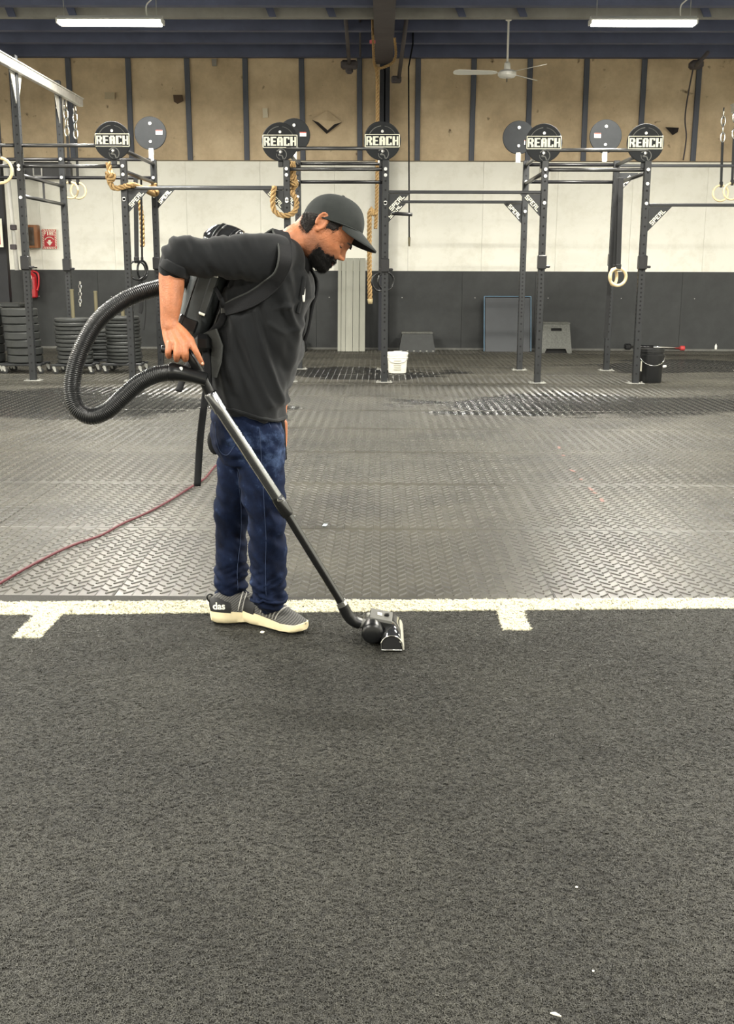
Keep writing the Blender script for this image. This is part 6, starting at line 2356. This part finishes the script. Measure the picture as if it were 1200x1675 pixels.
# hanging belt ends
MB().tube(catmull([P(339, 625, YC - .16), P(334, 660, YC - .17), P(328, 710, YC - .17), P(325, 750, YC - .17), P(322.5, 795, YC - .17)], 5), 0.0125, 8, flat=0.35, up=(1, 0, 0)).obj('belt_end', 'strapm', vac, True)
MB().tube(catmull([P(452, 660, YC + .1), P(459, 690, YC + .06), P(461, 720, YC + .06), P(463, 752, YC + .06)], 5), 0.0145, 8, flat=0.35, up=(1, 0, 0)).obj('belt_end', 'strapm', vac, True)
MB().sphere(P(352, 722, YC + .12), (0.03, 0.02, 0.05), 14, 10).obj('accessory_pouch', 'strapm', vac, True)
MB().tube(catmull([P(318, 585, YC - .02), P(305, 600, YC - .06), P(297, 625, YC - .1), P(292, 640, YC - .12)], 4), 0.0125, 8, flat=0.35, up=(1, 0, 0)).obj('belt_end', 'strapm', vac, True)
MB().tube(catmull([P(333, 565, YC - .05), P(322, 580, YC - .03), P(316, 590, YC - .02)], 4), 0.018, 8).obj('motor_lead', 'packdark', vac, True)

# hose: ribbed tube in a loop
hpth = [P(332, 450, YC - .05), P(300, 458, YC - .09), P(262, 470, YC - .13), P(225, 481, YC - .17), P(190, 499, YC - .2), P(160, 525, YC - .23), P(138, 560, YC - .26), P(123, 600, YC - .28), P(118, 640, YC - .29), P(126, 668, YC - .30), P(148, 681, YC - .31), P(175, 672, YC - .31), P(200, 650, YC - .31), P(228, 626, YC - .31), P(258, 612, YC - .31), P(285, 609, YC - .31)]
hr = resample(catmull(hpth, 10), 0.0016)
MB().tube(hr, [0.0262 + 0.0022 * (1 if (i // 2) % 2 else 0) for i in range(len(hr))], 16).obj('hose', 'hose', vac, True)
HYW = 3.575
cf = MB().tube([P(278, 608.5, HYW - .005), P(284, 608.5, HYW - .005), P(286, 608.7, HYW - .005), P(300, 611, HYW), P(318, 615, HYW), P(338, 621, HYW)], [0.031, 0.032, 0.029, 0.0265, 0.024, 0.022], 20).obj('hose_cuff', 'packdark', vac, True, 40)
w = MB().cbox(P(296, 605, HYW - .02), (0.012, 0.01, 0.02), 0.003).obj('cuff_button', 'bolt', None); w.parent = cf

# wand
wy = lambda px: 3.575 + (3.735 - 3.575) * (px - 306) / (560 - 306)
gp = catmull([P(264, 571, HYW), P(280, 572.5, HYW), P(296, 574, HYW), P(307, 578, HYW), P(317, 592, HYW), P(328, 612, wy(328)), P(344, 644, wy(344))], 6)
MB().tube(gp, [0.0135 + 0.004 * min(1, i / 26) for i in range(len(gp))], 18).obj('grip', 'packdark', vac, True)
MB().tube([P(343, 642, wy(343)), P(344, 644, wy(344)), P(361, 672, wy(361))], [0.019, 0.0225, 0.0225], 20).obj('sleeve_collar', 'wandtube', vac, True, 40)
MB().tube([P(358, 667, wy(358)), P(461, 826, wy(461))], 0.0195, 24).obj('upper_tube', 'wandtube', vac, True, 40)
cl = MB().tube([P(452, 812, wy(452)), P(455, 817, wy(455)), P(468, 838, wy(468)), P(471, 843, wy(471))], [0.020, 0.0225, 0.0225, 0.019], 20).obj('tube_lock', 'wandlow', vac, True, 40)
w = MB().cbox(P(458, 818, wy(458) - .024), (0.02, 0.01, 0.012), 0.003).obj('lock_button', 'chrome', None); w.parent = cl
MB().tube([P(466, 835, wy(466)), P(559, 987, wy(559))], 0.0155, 20).obj('lower_tube', 'wandlow', vac, True, 40)
MB().tube([P(557, 984, wy(557)), P(562, 993, wy(562))], 0.0195, 20).obj('end_collar', 'chrome', vac, True, 40)
MB().tube(catmull([P(560, 990, 3.735), P(568, 1005, 3.74), P(577, 1015, 3.745), P(588, 1020, 3.75)], 5), [0.0205] * 6 + [0.021] * 10, 18).obj('elbow', 'packdark', vac, True, 40)

# floor head: long side lies front to back
HC = G(627, 1049)
hc_ = lambda x, y, z: Vector((HC.x + x, HC.y + y, 0.010 + z))
hd_root = MB()
# turbine housing on the left
hd_root.lathe(hc_(-0.04, -0.075, 0.042), [(0.028, 0), (0.037, 0.006), (0.039, 0.012), (0.039, 0.15), (0.034, 0.158)], 28, (0, 1, 0))
head_ = hd_root.obj('floor_head', 'packdark', vac, True, 40)
# roller hood, D profile
prof = [(0.0, 0.002), (0.0, 0.03)] + [(0.036 - 0.036 * math.cos(rad(a)), 0.022 + 0.034 * math.sin(rad(a))) for a in range(15, 181, 11)] + [(0.074, 0.002)]
rg0 = []
for y in (-0.125, -0.122, 0.118, 0.121):
    k = 0.96 if y in (-0.125, 0.121) else 1.0
    rg0.append([hc_(-0.008 + u * k + 0.002 * (1 - k), y, v * k) for u, v in prof])
w = MB().loft(rg0).obj('roller_hood', 'packgloss', None, True, 50); w.parent = head_
w = MB().tube([hc_(-0.008 + u, -0.127, v) for u, v in prof], 0.0032, 6, close=True).obj('hood_rim', 'chrome', None, True); w.parent = head_
w = MB().prism([hc_(-0.004 + u * 0.88, -0.1275, v * 0.86 + 0.003) for u, v in prof], (0, 0.002, 0)).obj('end_window', 'hole', None); w.parent = head_
# pale bumper strip along the front edge
bs = []
for y in (-0.128, -0.1, 0.0, 0.1, 0.124):
    zz = 0.0
    bs.append([hc_(0.058, y, 0.036), hc_(0.066, y, 0.0305), hc_(0.0725, y, 0.014), hc_(0.073, y, 0.004), hc_(0.069, y, 0.004), hc_(0.067, y, 0.014), hc_(0.061, y, 0.028), hc_(0.055, y, 0.033)])
w = MB().loft(bs).obj('bumper_strip', M('pale_grey_bumper', (176, 174, 160), 0.35), None, True, 50); w.parent = head_
# top plate with label and latch
tpq = [hc_(-0.05, -0.02, 0.078), hc_(0.03, -0.02, 0.062), hc_(0.034, 0.09, 0.062), hc_(-0.046, 0.09, 0.078)]
MT['headgrey'] = M('grey_head_plastic', (96, 96, 92), 0.35)
w = MB().prism(tpq, (0, 0, 0.010)).obj('top_plate', 'headgrey', None); w.parent = head_
w = MB().prism([hc_(-0.022, 0.02, 0.0840), hc_(-0.006, 0.02, 0.0808), hc_(-0.006, 0.05, 0.0808), hc_(-0.022, 0.05, 0.0840)], (0, 0, 0.0015)).obj('label', 'cream', None); w.parent = head_
w = MB().cbox(hc_(0.012, 0.034, 0.080), (0.018, 0.022, 0.007), 0.003).obj('latch', 'packdark', None); w.parent = head_
w = MB().prism([hc_(-0.02, -0.02, 0.03), hc_(0.02, -0.02, 0.03), hc_(0.03, -0.018, 0.064), hc_(-0.05, -0.018, 0.08)], (0, 0.11, 0)).obj('bridge', 'packdark', None); w.parent = head_
w = MB().tube([P(586, 1019, 3.75), hc_(-0.066, 0.0, 0.055), hc_(-0.045, 0.0, 0.045)], [0.0185, 0.0175, 0.0175], 18).obj('swivel_neck', 'headgrey', None, True, 40); w.parent = head_
w = MB().cbox(hc_(-0.055, 0.03, 0.078), (0.014, 0.02, 0.02), 0.004).obj('release_pedal', 'caster', None); w.parent = head_

# ================================================================== red extension cord
cpts = [G(-60, 990), G(0, 958), G(45, 932), G(95, 906), G(125, 893), G(165, 879), G(200, 860), G(240, 842), G(275, 823), G(310, 801), G(335, 785), G(350, 767), G(364, 757), G(385, 752)]
cpts = [Vector((p.x, p.y, 0.011)) for p in cpts]
# behind the legs it turns towards the man and climbs to the pack
g1 = G(398, 758)
cpts += [Vector((g1.x, g1.y - 0.15, 0.011)), Vector((P(432, 800, 6.0).x, 6.0, 0.011)), Vector((P(437, 800, 5.2).x, 5.2, 0.02)), Vector((P(432, 900, 4.5).x, 4.5, 0.013)), P(424, 880, 4.26), P(412, 720, 4.16), P(395, 640, YC + .2), P(360, 580, YC + .17), P(325, 550, YC + .1)]
cd_ = resample(catmull(cpts, 8), 0.02)
tag(MB().tube(cd_, 0.0066, 8).obj('extension_cord', M('dark_red_cord', (84, 18, 30), 0.5), None, True), 'dark red extension cord running across the mats from the left edge to the man', 'cord')
